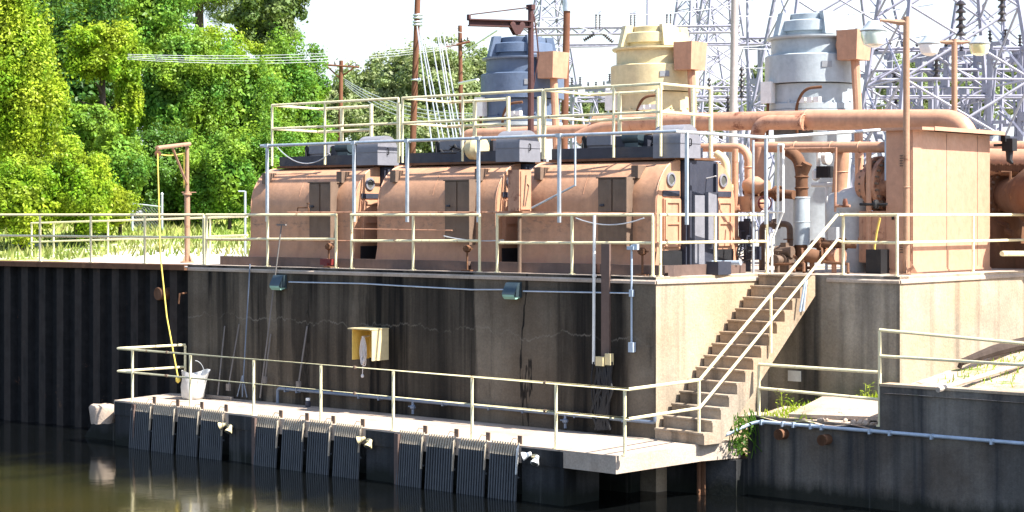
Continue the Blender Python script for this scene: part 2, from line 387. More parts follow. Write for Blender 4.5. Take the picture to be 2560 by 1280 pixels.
line = [SP0+SPd*k for k in (400, 60, 30, 22, 16, 12, 8, 5, 2.5, .05)]+[AB(LS+.3, 3), AB(-6, 3.2), AB(0, 3.4), AB(2.9, 3.4), AB(2.95, 13), AB(12, 13.4), AB(60, 14), AB(400, 14)]
# densify
base = []
for i in range(len(line)-1):
    n = 1 if (line[i+1]-line[i]).length > 50 else 3
    for k in range(n): base.append(line[i].lerp(line[i+1], k/n))
base.append(line[-1])
offs = [0, 1, 2, 3.5, 5, 7, 9, 11, 13, 15, 17, 19, 21, 24, 28, 35, 50, 90, 200, 600, 3000]
vs = []
for p in base:
    for o_ in offs: vs.append((p.x*(1+o_/400 if abs(p.x) > 20 else 1), p.y+o_, gz(p.x, p.y+o_)))
n = len(offs); fs = [(i*n+j, (i+1)*n+j, (i+1)*n+j+1, i*n+j+1) for i in range(len(base)-1) for j in range(n-1)]
mb = MB(); mb.add(vs, [q[::-1] for q in fs][:0]+fs)
tag(mb.build('ground', M['ground'], base=(0, 45, 0)), kind='structure')

# bank between the right retaining wall and the deck walls
m, nt, b = newmat('sandy_bank_soil'); v = pos(nt)
c = mix(nt, noise(nt, v, 1.6, 6, .7, .4, .6), (.42, .29, .20), (.52, .44, .36))
c = mix(nt, noise(nt, v, 5, 6, .8, .55, .65), c, (.20, .14, .09)); c = mix(nt, noise(nt, v, 1.1, 6, .8, .56, .62), c, (.20, .25, .07))
nt.links.new(c, b.inputs['Base Color']); b.inputs['Roughness'].default_value = .95; bump(nt, b, noise(nt, v, 8, 8, .75, .2, .8), .8, .05)
M['bank'] = m
def bz(s, t):
    if s < 3.9: return -2.38+(t-.85)*(.02+.15*max(0, min(1, (s-1.2)/2)))+.03*math.sin(s*7)*math.sin(t*6)
    return -1.80+.10*(t-.85)+.03*math.sin(s*5+t)*math.sin(t*4)
mb = MB()
for (sa, sb, ns) in ((1.05, 3.88, 16), (3.94, 30, 60)):
    ts = [.80, 1, 1.3, 1.6, 2, 2.4, 2.95, 3.5, 4.2, 5, 6, 7, 8, 10, 14]
    if sa < 2: ts = [.80, 1, 1.25, 1.5, 1.8, 2.1, 2.4, 2.7, 2.95]
    vs = [AB(sa+(sb-sa)*i/ns, t, bz(sa+(sb-sa)*i/ns, t)) for i in range(ns+1) for t in ts]; k = len(ts)
    mb.add(vs, [(i*k+j, (i+1)*k+j, (i+1)*k+j+1, i*k+j+1) for i in range(ns) for j in range(k-1)])
mb.ab(3.86, 3.94, .95, 3.0, -2.6, -1.78)
tag(mb.build('bank', M['bank'], base=AB(3, 2, -2.4)), kind='structure')

# ================================================================ the concrete dock
C1 = (.38, 2.91); C2 = (3.07, 2.91)
dock = empty('pump_deck', AB(-5, 0, -6), 'long dark stained concrete dock wall with lit tan end wall carrying the machinery', 'dock')
mb = MB(); poly = [(LS, 0), (0, 0), C1, C2, (3.07, 16), (LS, 16)]
mb.prism([xy(*p) for p in poly], -6, 0)
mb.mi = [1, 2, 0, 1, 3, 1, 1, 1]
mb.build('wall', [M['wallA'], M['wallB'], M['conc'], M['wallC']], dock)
def coping(mb, p0, p1, nrm):
    """chamfered lip along the top edge p0-p1, nrm = outward normal"""
    prof = [(.028, -.12), (.028, -.075), (-.05, .006), (-.32, .006), (-.32, -.04), (-.02, -.06), (-.02, -.12)]
    p0, p1 = AB(*p0), AB(*p1)
    mb.extrude([p0+nrm*o+Z*z for o, z in prof], p1-p0)
mb = MB(); coping(mb, (LS-.02, 0), (0.0, 0), -B); coping(mb, (.0, 0), C1, (AB(*C1)-AB(0, 0)).normalized().cross(Z))
coping(mb, (1.62, 2.91), (3.07, 2.91), -B); coping(mb, (3.07, 2.91), (3.07, 16), A)
mb.build('coping', M['conc'], dock)
mb = MB()
for (s0, s1) in ((LS+.55, -8.55), (-8.5, -4.7), (-4.64, -1.72), (-1.55, -.12)): mb.ab(s0, s1, .42, .55, .004, .19)
p0, p1 = AB(.05, .45), AB(*C1)+A*-.42
mb.obox(p0+Z*.004, (p1-p0)*.52-Z*0, V((-.10, -.02, 0)), Z*.19); mb.obox(p0+(p1-p0)*.54+Z*.004, (p1-p0)*.42, V((-.10, -.02, 0)), Z*.19)
mb.build('kerb', M['kerb'], dock)
# lower platform
F0 = AB(-12.54, -1.84); F1 = AB(.90, -2.30)
FD = (F1-F0).normalized(); FN = FD.cross(Z)          # FN points to the water
plat = empty('lower_platform', AB(-5, -2, -6), 'low concrete walkway slab and piers standing in the water below the dock', 'platform')
mb = MB(); mb.prism([xy(-12.95, .3), xy(-12.54, -1.84), xy(.90, -2.30), xy(1.02, -.1), xy(1.26, .7), xy(.2, .7), xy(-.1, .3)], ZP-.29, ZP)
mb.build('walkway_slab', M['conc'], plat)
def frs(px): return on(px, F0, F1)
mb = MB()
for (a_, b_) in ((287, 331), (572, 641), (915, 996), (1304, 1408)):
    p, q = frs(a_)-FN*.012, frs(b_)-FN*.012
    mb.obox(p+Z*-6, q-p, -FN*.9, Z*(6+ZP-.292))
    mb.obox(p-FN*.002+Z*(ZP-.29), q-p, FN*.022, Z*.26)
p, q = frs(331)-FN*.55, frs(1304)-FN*.55; mb.obox(p+Z*-6, q-p, -FN*.4, Z*(6+ZP-.295))
mb.obox(AB(-12.9, -.05, -6), A*12.6, -B*.3, Z*(6+ZP-.3))
mb.build('pier', M['wallsub'], plat)
for px in (333, 634, 990):
    mb = MB(); p = frs(px); mb.obox(p+Z*(ZW-.6), FD*.10, FN*.05, Z*(ZP-ZW+.57)); mb.obox(p+FD*.12+Z*(ZW-.6), FD*.03, FN*.10, Z*(ZP-ZW+.57))
    mb.build('guide_rail', M['kerb'], plat)
mb = MB(); mb.prism([xy(-.05, .25), xy(1.31, .5), xy(1.31, 1.2), xy(-.05, 1.2)], -6, ZP-.31); mb.build('void_dark_block', M['wallsub'], plat)  # dark block added under the corner to keep the void dark
# H-piles under the corner and the stair foot
for px, py, dep in ((1752, 1165, 32.3), (1768, 1165, 32.5), (1836, 1165, 32.6), (1852, 1165, 32.9)):
    p = P(px, py, dep); mb = MB(); mb.cbox(V((p.x, p.y, -4.4)), .035, .18, 2.7); mb.cbox(V((p.x, p.y, -4.4))+A*.06, .06, .03, 2.7)
    mb.build('pile', M['rust'], plat)
# stairs
SQ = (AB(*C1)-AB(0, 0)).normalized(); SW = SQ.cross(Z)     # run direction, across direction (to the right)
stairs = empty('concrete_stairs', AB(.6, 0, ZP), 'steep concrete stairs climbing from the low walkway to the deck', 'stairs')
prof = []; rise = -ZP/14; run = .207
for i in range(14):
    r = i*run; z0 = ZP+i*rise
    prof += [(r, z0+(.0 if i else .001)), (r, z0+rise-.035), (r-.022, z0+rise-.033), (r-.022, z0+rise-(.004 if i == 13 else 0))]
prof += [(2.9, -.004), (2.9, -.36), (.42, ZP+.002), (0, ZP+.002)]
o = AB(.04, -.08)
mb = MB(); mb.extrude([o+SQ*r+Z*z for r, z in prof], SW*1.13)
mb.build('flight', M['stair'], stairs)
mb = MB()
for k in range(2): mb.tube([o+SQ*(2.62-.16*k)+SW*(1.17+.10*k)+Z*(-.04), o+SQ*(2.52-.16*k)+SW*(1.17+.06*k)+Z*(-.62)], .022, 6)
mb.build('edge_angle', M['bluewhite'], stairs)
# sheet piling at left
sheet = empty('sheet_pile_wall', SP0+SPd*5+Z*-6, 'dark corrugated steel sheet piling holding the gravel bank left of the dock', 'retaining wall')
nrm = V((SPd.y, -SPd.x, 0))
if nrm.y > 0: nrm = -nrm
pts = []; x = 0; k = 0
while x < 40:
    for dx, off in ((.0, 0), (.24, 0), (.31, .15), (.53, .15)): pts.append(SP0+SPd*(x+dx)+nrm*off)
    x += .60
vs = [p+Z*-6 for p in pts]+[p+Z*-.11 for p in pts]; n = len(pts)
mb = MB(); mb.add(vs, [(i+1, i, n+i, n+i+1) for i in range(n-1)]); mb.mi = [1 if i % 4 == 2 else 0 for i in range(n-1)]
mb.build('sheet', [M['sheet'], M['sheetrib']], sheet, 20)
mb = MB(); mb.obox(SP0+nrm*.24+Z*-.115, SPd*40, -nrm*.5, Z*.05); mb.obox(SP0+nrm*.25+Z*-.115, SPd*40, -nrm*.02, Z*.10); mb.obox(SP0+nrm*.245+Z*-.03, SPd*40, -nrm*.48, Z*.03)
mb.build('cap_beam', M['rust'], sheet)
mb = MB(); q = P(432, 733, 41.2); mb.cyl(q, q+FN*.40, .13, n=16); mb.torus(q+FN*.39, FN, .125, .02)
tag(mb.build('drain_pipe', M['rust']), 'short rusty drain pipe poking from the sheet piling beside the dock corner', 'drain pipe')
mb = MB(); rr = random.Random(14); a_, b_ = P(52, 1000, 42.2), P(330, 1003, 39.6); n = 26; top = []
for i in range(n+1):
    p = a_.lerp(b_, i/n); z_ = -3.73-.05*rr.random()-.12*max(0, 1-i/5)+.53*min(1, max(0, (i-15)/3))
    top.append((V((p.x, p.y, z_)), V((p.x+.25, p.y+1.2, z_+.02)), V((p.x, p.y-.04, -6))))
for i in range(n):
    (a1_, b1_, c1_), (a2_, b2_, c2_) = top[i], top[i+1]; mb.add([a1_, a2_, b2_, b1_, c1_, c2_], [(0, 1, 2, 3), (4, 5, 1, 0)])
mb.build('footing', M['wallsub'], plat, 60)
mb = MB(); p = AT(466, 732, -.02); mb.tube([P(447, 760, 40.4), P(449, 735, 40.4), p], .022, 6)
tag(mb.build('pipe_bracket', M['rust']), 'thin rusty bracket bar joining the drain pipe to the dock corner', 'bracket')
# lump of concrete at the left end of the walkway
mb = MB(); rr = random.Random(5); cc = P(258, 1025, 39.75)
prof = [(.02, -.35), (.20, -.34), (.22, -.1), (.24, .06), (.21, .13), (.08, .16)]
mb.lathe(V((cc.x, cc.y, cc.z)), prof, 14); mb.v = [(p[0]+(p[0]-cc.x)*.25+rr.uniform(-.02, .02), p[1]+rr.uniform(-.02, .02), cc.z+(p[2]-cc.z)*.8+rr.uniform(-.02, .02)) for p in mb.v]
tag(mb.build('boulder', M['conc'], ang=60), 'pale sunlit boulder in the water at the left tip of the walkway', 'rock')

# right retaining wall: low part and raised part
rw = empty('retaining_wall', AB(6, .9, -6), 'dark water-stained concrete retaining wall stepping up at right', 'retaining wall')
mb = MB(); mb.prism([xy(1.30, .85), xy(3.86, .85), xy(3.86, 1.15), xy(1.30, 1.15)], -6, -2.36); mb.build('low_wall', M['wallright'], rw)
mb = MB(); mb.prism([xy(3.862, .835), xy(30, .835), xy(30, 1.15), xy(3.862, 1.15)], -6, -1.70); mb.build('raised_wall', M['wallright'], rw)
mb = MB(); mb.prism([xy(3.85, .82), xy(30, .82), xy(30, 1.17), xy(3.85, 1.17)], -1.698, -1.66); mb.build('coping', M['wallB'], rw)
# slabs and rubble of the bank
mb = MB(); mb.obox(AB(1.95, 1.12, -2.36), A*1.75+Z*.07, B*1.25+Z*.20-A*.1, Z*.06)
tag(mb.build('concrete_slab', M['conc']), 'white sunlit broken slab tilted on the bank below the right dock corner', 'slab')
mb = MB(); rr = random.Random(3)
for i in range(60):
    s_, t_ = rr.uniform(2.6, 3.8), rr.uniform(.95, 1.7); q = AB(s_, t_, bz(s_, t_)+.02); r_ = rr.uniform(.03, .08)
    mb.lathe(q, [(r_*.3, -r_*.6), (r_, -.2*r_), (r_*.8, r_*.4), (r_*.2, r_*.6)], 5, V((rr.gauss(0, 1), rr.gauss(0, 1), 1)))
tag(mb.build('rubble', M['conc'], ang=20), 'loose grey rubble spilled on the low bank by the rail', 'rubble', kind='stuff')
mb = MB(); mb.cyl(BT(2345, 968, 5.0)-Z*.04, BT(2600, 897, 5.0), .045, n=8)
tag(mb.build('pale_pipe', M['conc']), 'pale straight pipe lying up the sandy bank at right', 'pipe')
mb = MB(); p = BT(2405, 905, 4.2); q = BT(2480, 878, 4.2); r_ = BT(2600, 852, 4.2)
mb.tube([p, q, q.lerp(r_, .5)+Z*.02, r_], [.06, .10, .11, .12], 8); mb.tube([p+Z*.02, p-Z*.10-A*.05], .04, 6)
tag(mb.build('timber_log', M['log']), 'dark weathered log lying on the bank at the right edge', 'log')

# ================================================================ handrails
def rail(name, label, path, mids, posts, group=None, mat='yellow', r=.027, feet=True):
    e = empty(name, (path[0].x, path[0].y, posts[0][2] if posts else path[0].z), label, 'railing', group)
    MB().tube(path, r, 8).build('top_rail', M[mat], e)
    for q in (mids if isinstance(mids[0], list) else [mids]): MB().tube(q, r*.95, 8).build('mid_rail', M[mat], e)
    for (x, y, z0, z1) in posts:
        mb = MB(); mb.cyl((x, y, z0), (x, y, z1-r*.6), r, n=8)
        if feet: mb.cyl((x, y, z0-.004), (x, y, z0+.015), r*2.1, n=8)
        mb.build('post', M[mat], e)
    return e
ZT, ZM, TR = 1.07, .585, .14
G1 = 'pale yellow handrails along the deck edge'
def arail(px0, px1, posts, label, yt=537, ym=600):
    a_, b_ = AT(px0, 537, TR), AT(px1, 537, TR); f = lambda p, z: V((p.x, p.y, z))
    ps = [(q.x, q.y, .006, ZT) for q in (AT(x_, 537, TR) for x_ in posts)]
    return rail('handrail', label, [f(a_, ZT), f(b_, ZT)], [f(a_, ZM-.03), f(b_, ZM)], ps, G1)
arail(515, 841, (516, 669, 840), 'yellow deck handrail before the leftmost screen housing')
arail(877, 1200, (879, 1033, 1199), 'yellow deck handrail before the middle screen housing, above the yellow box')
arail(1241, 1633, (1243, 1430, 1632), 'yellow deck handrail before the right screen housing, left of the dock corner')
def bl(px, z):   # on the skewed end wall
    p = on(px, AB(-.12, .1), AB(C1[0]-.12, C1[1])); p.z = z; return p
rail('handrail', 'short yellow handrail above the lit end wall beside the stair head', [bl(1649, ZT), bl(1919, ZT)], [bl(1649, ZM), bl(1919, ZM)],
     [(*bl(x_, 0)[:2], .006, ZT) for x_ in (1651, 1788, 1918)], G1)
# right deck rail: stair head -> corner C2 -> along the lit wall to the right
k0 = AB(1.78, 3.03, 0); k1 = AB(2.95, 3.03, 0); k2 = AB(2.95, 14, 0); f = lambda p, z: V((p.x, p.y, z))
ps = [(*AT(2108, 0, 3.03)[:2], .006, ZT), (*k1[:2], .006, ZT), (*BT(2433, 0, 2.95)[:2], .006, ZT), (*BT(2600, 0, 2.95)[:2], .006, ZT)]
# platform rail with the stair rail
pr0, pr1 = on(296, F0, F1)-FN*.05, AB(.84, -2.2); FR = lambda px: on(px, F0-FN*.07, F1-FN*.07)
pL = on(295, F0-FN*.07+FD*0, F1-FN*.07); pc = on(1572, F0-FN*.07, F1-FN*.07); pe = AB(.98, -.12)
ztop = lambda p, z=0: V((p.x, p.y, ZP+1.07)); zmid = lambda p: V((p.x, p.y, ZP+.60))
pb = on(463, AB(-12.6, -.15), AB(-11, -.15))
rail('handrail', 'long yellow handrail along the water edge of the low walkway, bending at the corner', [ztop(pb), ztop(pL), ztop(pc), ztop(pe)], [zmid(pb), zmid(pL), zmid(pc), zmid(pe)],
     [(*pb[:2], ZP+.004, ZP+1.07)]+[(*FR(x_)[:2], ZP+.004, ZP+1.07) for x_ in (331, 476, 634, 802, 983, 1180, 1390, 1562)]+[(*pe[:2], ZP+.004, ZP+1.07)])
hs = o+SW*1.07
cpl = [o for o in COL.objects if o.get('label', '').startswith('long yellow handrail along the water')][0]
for px in (418, 887, 1363): 
    for zz_, rr_ in ((ZP+1.07, .030), (ZP+.60, .029)):
        p = FR(px); MB().cyl(V((p.x, p.y, zz_))-FD*.02, V((p.x, p.y, zz_))+FD*.02, rr_, n=10).build('coupling', M['brown'], cpl)
stop = [ztop(pe), hs+SQ*2.55+Z*.86, V((*ps[0][:2], ZT))]
def seg(p, q, z): return None
q0, q1 = ztop(pe)+V((.012, .012, 0)), BT(2093, 537, st(AT(2093, 537, 2.85))[0]); m0, m1 = zmid(pe)+V((.012, .012, 0)), AT(2093, 600, 2.85)
e = rail('stair_rail', 'sloping yellow handrail of two bars up the concrete stairs', [q0, q1, V((*ps[0][:2], ZT+.002))], [m0, m1, V((*ps[0][:2], ZM+.002))], [])
pm = on(1927, pe, q1); k = (pm.x-pe.x)/(q1.x-pe.x)
MB().cyl((pm.x, pm.y, zat(pm, 882)), (pm.x, pm.y, q0.z+(q1.z-q0.z)*k), .026, n=8).build('post', M['yellow'], e)
rail('handrail', 'yellow deck handrail turning the corner in front of the tan cabinet', [V((*ps[0][:2], ZT)), f(k1, ZT), f(k2, ZT)], [V((*ps[0][:2], ZM)), f(k1, ZM), f(k2, ZM)], ps, G1)
# lower right rails (posts on the retaining wall)
tw = 1.0
a0 = AT(1897, 911, tw); a1 = AT(2200, 931, tw); b0_ = AT(1897, 970, tw); b1 = AT(2200, 999, tw)
rail('handrail', 'low yellow handrail beside the stair foot in front of the white sign', [a0, a1], [b0_, b1], [(a0.x, a0.y, -2.36, a0.z), (a1.x, a1.y, -2.36, a1.z)])
a0 = AT(2199, 825, tw-.09); a1 = AT(2700, 872, tw-.09); b0_ = AT(2199, 890, tw-.09); b1 = AT(2700, 922, tw-.09)
pp = [(a0.x, a0.y, -2.36, a0.z)]; q = AT(2690, 870, tw-.09); pp.append((q.x, q.y, -1.7, q.z))
rail('handrail', 'upper yellow handrail on the raised retaining wall at the right edge', [a0, a1], [b0_, b1], pp)
# left rails on the sheet piling and behind it
a0 = SP0+SPd*.3+Z*ZT; a1 = SP0+SPd*16+Z*ZT
a0 = on(509, SP0, SP1); a0.z = ZT
pts_ = [(*on(x_, SP0, SP1)[:2], .0, ZT) for x_ in (-120, -10, 100, 227, 362, 509)]
a1 = on(-300, SP0, SP1)
rail('handrail', 'yellow handrail on the sheet piling cap, nearest the water at left', [V((a1.x, a1.y, ZT)), a0], [V((a1.x, a1.y, ZM)), V((a0.x, a0.y, ZM))], pts_)
q0, q1 = P(78, 558, 50), P(618, 541, 43.6)
pts_ = []
for x_ in (79, 134, 270, 525):
    p = on(x_, q0, q1); k = (p.x-q0.x)/(q1.x-q0.x); pts_.append((p.x, p.y, -.03, q0.z+(q1.z-q0.z)*k))
rail('handrail', 'second yellow handrail standing on the gravel behind the sheet piling rail', [q0, q1], [P(78, 605, 50), P(618, 588, 43.6)], pts_, r=.024)
# ================================================================ travelling screens on the deck
def thing(mb, name, mat, label, cat, group=None, ang=35, kind=None, base=None):
    return tag(mb.build(name, M[mat] if isinstance(mat, str) else mat, ang=ang, base=base), label, cat, group, kind)
SL = [sA(624, .6), sA(941, .6), sA(1298, .6)]
SWID = sA(1640, .6)-SL[2]
def make_screen(s0, label):
    e = empty('screen_housing', AB(s0+1.6, 1.8, 0), label, 'water screen', 'orange travelling screen housings in a row on the deck')
    w = SWID
    prof = [(.56, .02), (.555, .12), (.625, .42), (.625, 1.22)]+[(1.33-.705*math.cos(math.radians(a)), 1.22+.83*math.sin(math.radians(a))) for a in range(8, 91, 8)]+[(1.33, 2.05), (1.33, .02)]
    def hood(nm, pr):
        mb = MB(); mb.extrude([AB(s0, t, z) for t, z in pr], A*w)
        h = mb.build(nm, M['hood'], e, 25)
        # welded end flange that stands a little proud of the sheet
        return h
    hf = hood('front_hood', prof)
    mb = MB()
    for ds in (0., w-.05):      # rolled seams round the hood
        for (ta, za), (tb, zb) in zip(prof[2:-2], prof[3:-1]):
            mb.tube([AB(s0+ds+.025, ta, za), AB(s0+ds+.025, tb, zb)], .014, 5, False)
    mb.tube([AB(s0+w*.47, ta, za+.002) for ta, za in prof[5:-2]], .006, 4)
    mb.build('seam', M['orange'], hf)
    hb = hood('back_hood', [(3.68-t, z) for t, z in prof][::-1])
    for side, tc in ((hf, 1.03), (hb, 2.66)):
        c = AB(s0+w, tc, 1.70)
        mb = MB(); mb.lathe(c, [(.125, -.01), (.125, .03), (.09, .035), (.09, .01)], 20, A); rim = mb.build('porthole', M['greybox'], side)
        mb = MB(); mb.lathe(c, [(.089, .0), (.089, .018), (.01, .02)], 20, A); mb.build('glass', M['glassdark'], rim)
        mb = MB(); t0 = tc-.24; sg = s0+w
        mb.ab(sg, sg+.035, t0, t0+.5, .50, 1.36)
        d = mb.build('end_door', M['orange'], side)
        mb = MB()
        for (ta, tb, za, zb) in ((t0+.02, t0+.48, 1.28, 1.34), (t0+.02, t0+.08, .52, 1.28), (t0+.42, t0+.48, .52, 1.28), (t0+.08, t0+.42, .9, .94)): mb.ab(sg+.035, sg+.06, ta, tb, za, zb)
        mb.build('door_frame', M['orange'], d)
        mb = MB(); mb.ab(sg+.0, sg+.03, t0-.02, t0+.55, .03, .44); mb.build('end_opening', M['black'], side)  # black plate stands for the darkness inside the low end opening
        mb = MB(); mb.ab(sg, sg+.02, t0+.0, t0+.5, 1.40, 1.50); mb.build('latch_plate', M['navy'], side)
    # access hatch hung on the front
    ha, hb_ = s0+1.93, s0+2.60
    mb = MB(); mb.ab(ha, hb_, .515, .95, .58, 1.72); mb.ab(hb_, hb_+.025, .44, .62, .50, 1.74); mb.ab(ha-.02, hb_+.025, .48, 1.0, 1.72, 1.742)
    hatch = mb.build('access_hatch', M['brown'], hf)
    mb = MB(); mid = (ha+hb_)/2
    for (sa, sb, za, zb) in ((ha+.02, mid-.02, 1.13, 1.70), (mid+.02, hb_-.02, 1.13, 1.70), (ha+.03, hb_-.02, .60, 1.08)): mb.ab(sa, sb, .49, .515, za, zb)
    mb.build('hatch_door', M['brown'], hatch)
    mb = MB(); mb.tube([AB(ha+.07, .48, 1.24), AB(ha+.13, .45, 1.24)], .02, 6); mb.ab(ha+.08, ha+.16, .46, .488, 1.22, 1.26); mb.build('handle', M['navy'], hatch)
    for ds in (.28, w-.62):
        mb = MB(); mb.ab(s0+ds, s0+ds+.15, .70, .98, 1.72, 1.95); mb.build('lifting_lug', M['brown'], hf)
    # middle frame
    mb = MB(); mb.ab(s0+.08, s0+w+.10, 1.36, 2.30, .02, 2.04)
    for t_ in (1.40, 2.22):
        mb.ab(s0+w+.10, s0+w+.16, t_, t_+.06, .02, 2.0)
    mb.build('screen_frame', M['navy'], e)
    for (ta, tb, za, zb) in ((1.50, 1.80, .12, 1.42), (1.92, 2.18, .6, 1.48)):
        mb = MB(); mb.ab(s0+w+.12, s0+w+.20, ta, tb, za, zb); mb.build('side_panel', M['greybox'], e)
    # header
    mb = MB(); mb.ab(s0+.30, s0+w+.05, 1.10, 2.5, 2.055, 2.10); mb.build('base_plate', M['rust'], e)
    mb = MB(); mb.ab(s0+.34, s0+w-.3, 1.14, 1.24, 2.102, 2.30); mb.ab(s0+.34, s0+w-.3, 2.36, 2.46, 2.102, 2.30); mb.ab(s0+.34, s0+.42, 1.24, 2.36, 2.102, 2.3)
    mb.ab(s0+1.55, s0+2.3, 1.5, 2.1, 2.102, 2.52); mb.build('header_beam', M['navy'], e)
    mb = MB(); mb.ab(s0+.95, s0+1.52, 1.42, 1.50, 2.36, 2.54); mb.ab(s0+.95, s0+1.52, 1.50, 1.8, 2.50, 2.54); mb.ab(s0+.9, s0+1.55, 1.46, 1.9, 2.30, 2.36); mb.build('take_up_channel', M['greybox'], e)
    mb = MB(); mb.extrude([AB(s0+.84, 1.41, 2.30), AB(s0+.94, 1.41, 2.30), AB(s0+.94, 1.41, 2.5), AB(s0+.89, 1.41, 2.56), AB(s0+.84, 1.41, 2.5)], B*.03); mb.tube([AB(s0+.86, 1.40, 2.45), AB(s0+.90, 1.39, 2.3), AB(s0+.98, 1.38, 2.24)], .014, 5)
    mb.build('lifting_eye', M['black'], e)
    mb = MB()
    for i, ds in enumerate((2.28, 2.40, 2.58)): mb.cyl(AB(s0+ds, 1.75, 2.42), AB(s0+ds+.08, 1.75, 2.42), (.13, .16, .13)[i], n=14)
    mb.cyl(AB(s0+1.9, 1.8, 2.43), AB(s0+w-.2, 1.8, 2.43), .045, n=8); mb.build('pulley', M['black'], e)
    mb = MB(); mb.cyl(AB(s0+1.85, 1.42, 2.48), AB(s0+2.22, 1.42, 2.48), .12, n=14); mb.ab(s0+1.9, s0+2.2, 1.34, 1.5, 2.30, 2.38); mb.build('motor', M['teal'], e)
    # drive guard with rounded top
    gp = [(1.08, 2.08), (1.08, 2.42)]+[(1.36-.28*math.cos(math.radians(a)), 2.44+.24*math.sin(math.radians(a))) for a in range(15, 166, 15)]+[(1.70, 2.46), (1.70, 2.08)]
    mb = MB(); mb.extrude([AB(s0+w-.42, t, z) for t, z in gp], A*.60); mb.ab(s0+w-.43, s0+w+.19, 1.07, 1.71, 2.34, 2.352)
    g = mb.build('drive_guard', M['greybox'], e, 30)
    mb = MB(); mb.tube(bend([AB(s0+w+.18, 1.36, 2.30), AB(s0+w+.22, 1.36, 2.30), AB(s0+w+.22, 1.36, 2.42), AB(s0+w+.18, 1.36, 2.42)], .02, 2), .012, 5); mb.build('handle', M['black'], g)
    return e
scr1 = make_screen(SL[0], 'leftmost orange rounded screen housing, nearest the trees')
for k, lb in ((1, 'middle orange screen housing between two others, with tan wheel cover on top'), (2, 'right orange screen housing at the dock corner, its grey end panels in view')):
    c = copy_tree(scr1); c.location = scr1.location+A*(SL[k]-SL[0]); c['label'] = lb; WORLD[c] = c.location.copy()
    if k == 1: scr2 = c
    else: scr3 = c
mb = MB(); s0 = SL[1]; mb.lathe(AB(s0+2.0, 1.25, 2.36), [(.20, 0), (.24, .04), (.24, .22), (.16, .30)], 18, A-B*.25); mb.build('wheel_cover', M['cream'], scr2)
mb = MB(); rr = random.Random(2)
for i in range(7):
    p = AB(s0+1.2+rr.uniform(0, .7), 1.15+rr.uniform(0, .2), 2.22+rr.uniform(0, .18)); mb.tube([p, p+A*rr.uniform(-.25, .25)+Z*rr.uniform(-.1, .1), p+A*rr.uniform(-.3, .3)+Z*rr.uniform(-.1, .05)], .025, 6)
mb.build('hydraulic_hose', M['black'], scr2)
# ---- yellow railing cages round the housings' tops
for k, lb in enumerate(('yellow railing cage on top of the leftmost screen housing', 'yellow railing cage on top of the middle screen housing, before the blue motor', 'yellow railing cage on top of the right screen housing, before the cream motor')):
    t0, t1 = 1.02, 2.4; sa, sb = [(sA(a_, t0), sA(b_, t0)) for a_, b_ in ((680, 996), (1006, 1357), (1362, 1652))][k]; zt, zm = 3.40, 2.90
    e = empty('guard_rail', AB(sa, t0, 2.1), lb, 'railing', 'yellow railing cages on the housings')
    sw = sb
    MB().tube([AB(sa, t1, zt-.02), AB(sa, t0, zt), AB(sw, t0, zt)]+([AB(sw+.12, t1, zt-.02)] if k == 2 else []), .026, 8).build('top_rail', M['yellow'], e)
    MB().tube([AB(sa, t1, zm-.02), AB(sa, t0, zm), AB(sw, t0, zm)]+([AB(sw+.12, t1, zm-.02)] if k == 2 else []), .026, 8).build('mid_rail', M['yellow'], e)
    MB().tube([AB(sa, t1, zt-.02), AB(sa+1.6, t1, zt-.02)], .03, 8).build('top_rail', M['yellow'], e)
    MB().tube([AB(sa, t1, zm-.02), AB(sa+1.6, t1, zm-.02)], .03, 8).build('mid_rail', M['yellow'], e)
    for (s_, t_, lean) in ((sa, t0, 0), (sa+1.62, t0, .0), (sw, t0, 0), (sa+.7, t1, 0), (sa+1.6, t1, 0), (sa+2.4, t1, 0))+(((sw+.12, t1, 0),) if k == 2 else ()):
        MB().cyl(AB(s_-lean, t_, 2.11 if t_ == t0 else 2.05), AB(s_, t_, zt+(.03 if s_ == sa+1.6 else 0)), .025 if t_ == t0 else .04, n=8).build('post', M['yellow'], e)
# ---- galvanised strut frame
e = empty('overhead_pipe', AB(-6, TR, 1.0), 'long galvanised pipe on slim perforated struts rising above the deck handrails', 'pipe frame')
zf = 2.50; cn = AB(.28, .2); tops = []
path = [AT(652, 0, TR+.05), cn]; path[0].z = zf; path[1].z = zf
p3 = on(1916, AB(.28, .2), AB(.6, 3)); p3.z = zf-.04; p4 = AB(1.86, 4.38, 2.62)
MB().tube(path+[p3, p4], .030, 8).build('pipe', M['galv'], e)
for px in (668, 885, 1018, 1196, 1398):
    p = AT(px, 0, TR+.05); mb = MB(); mb.cbox(V((p.x, p.y, (zf+.93)/2)), .055, .045, zf-.93)
    for i in range(11): mb.cbox(V((p.x, p.y, 1.1+i*.125))-B*.024, .022, .006, .06)
    mb.cbox(V((p.x, p.y, zf)), .10, .09, .07); mb.build('strut', M['galv'], e)
for px in (1717, 1915):
    p = on(px, AB(.28, .2), AB(.6, 3)); MB().cbox(V((p.x, p.y, (zf+.9)/2)), .05, .05, zf-.9).build('strut', M['galv'], e)
mb = MB(); p0 = AT(1438, 0, .3); mb.tube([V((p0.x, p0.y, z)) for z in (2.5, 1.6)]+[AT(1330, 520, .3)], .022, 6); mb.build('brace', M['galv'], e)
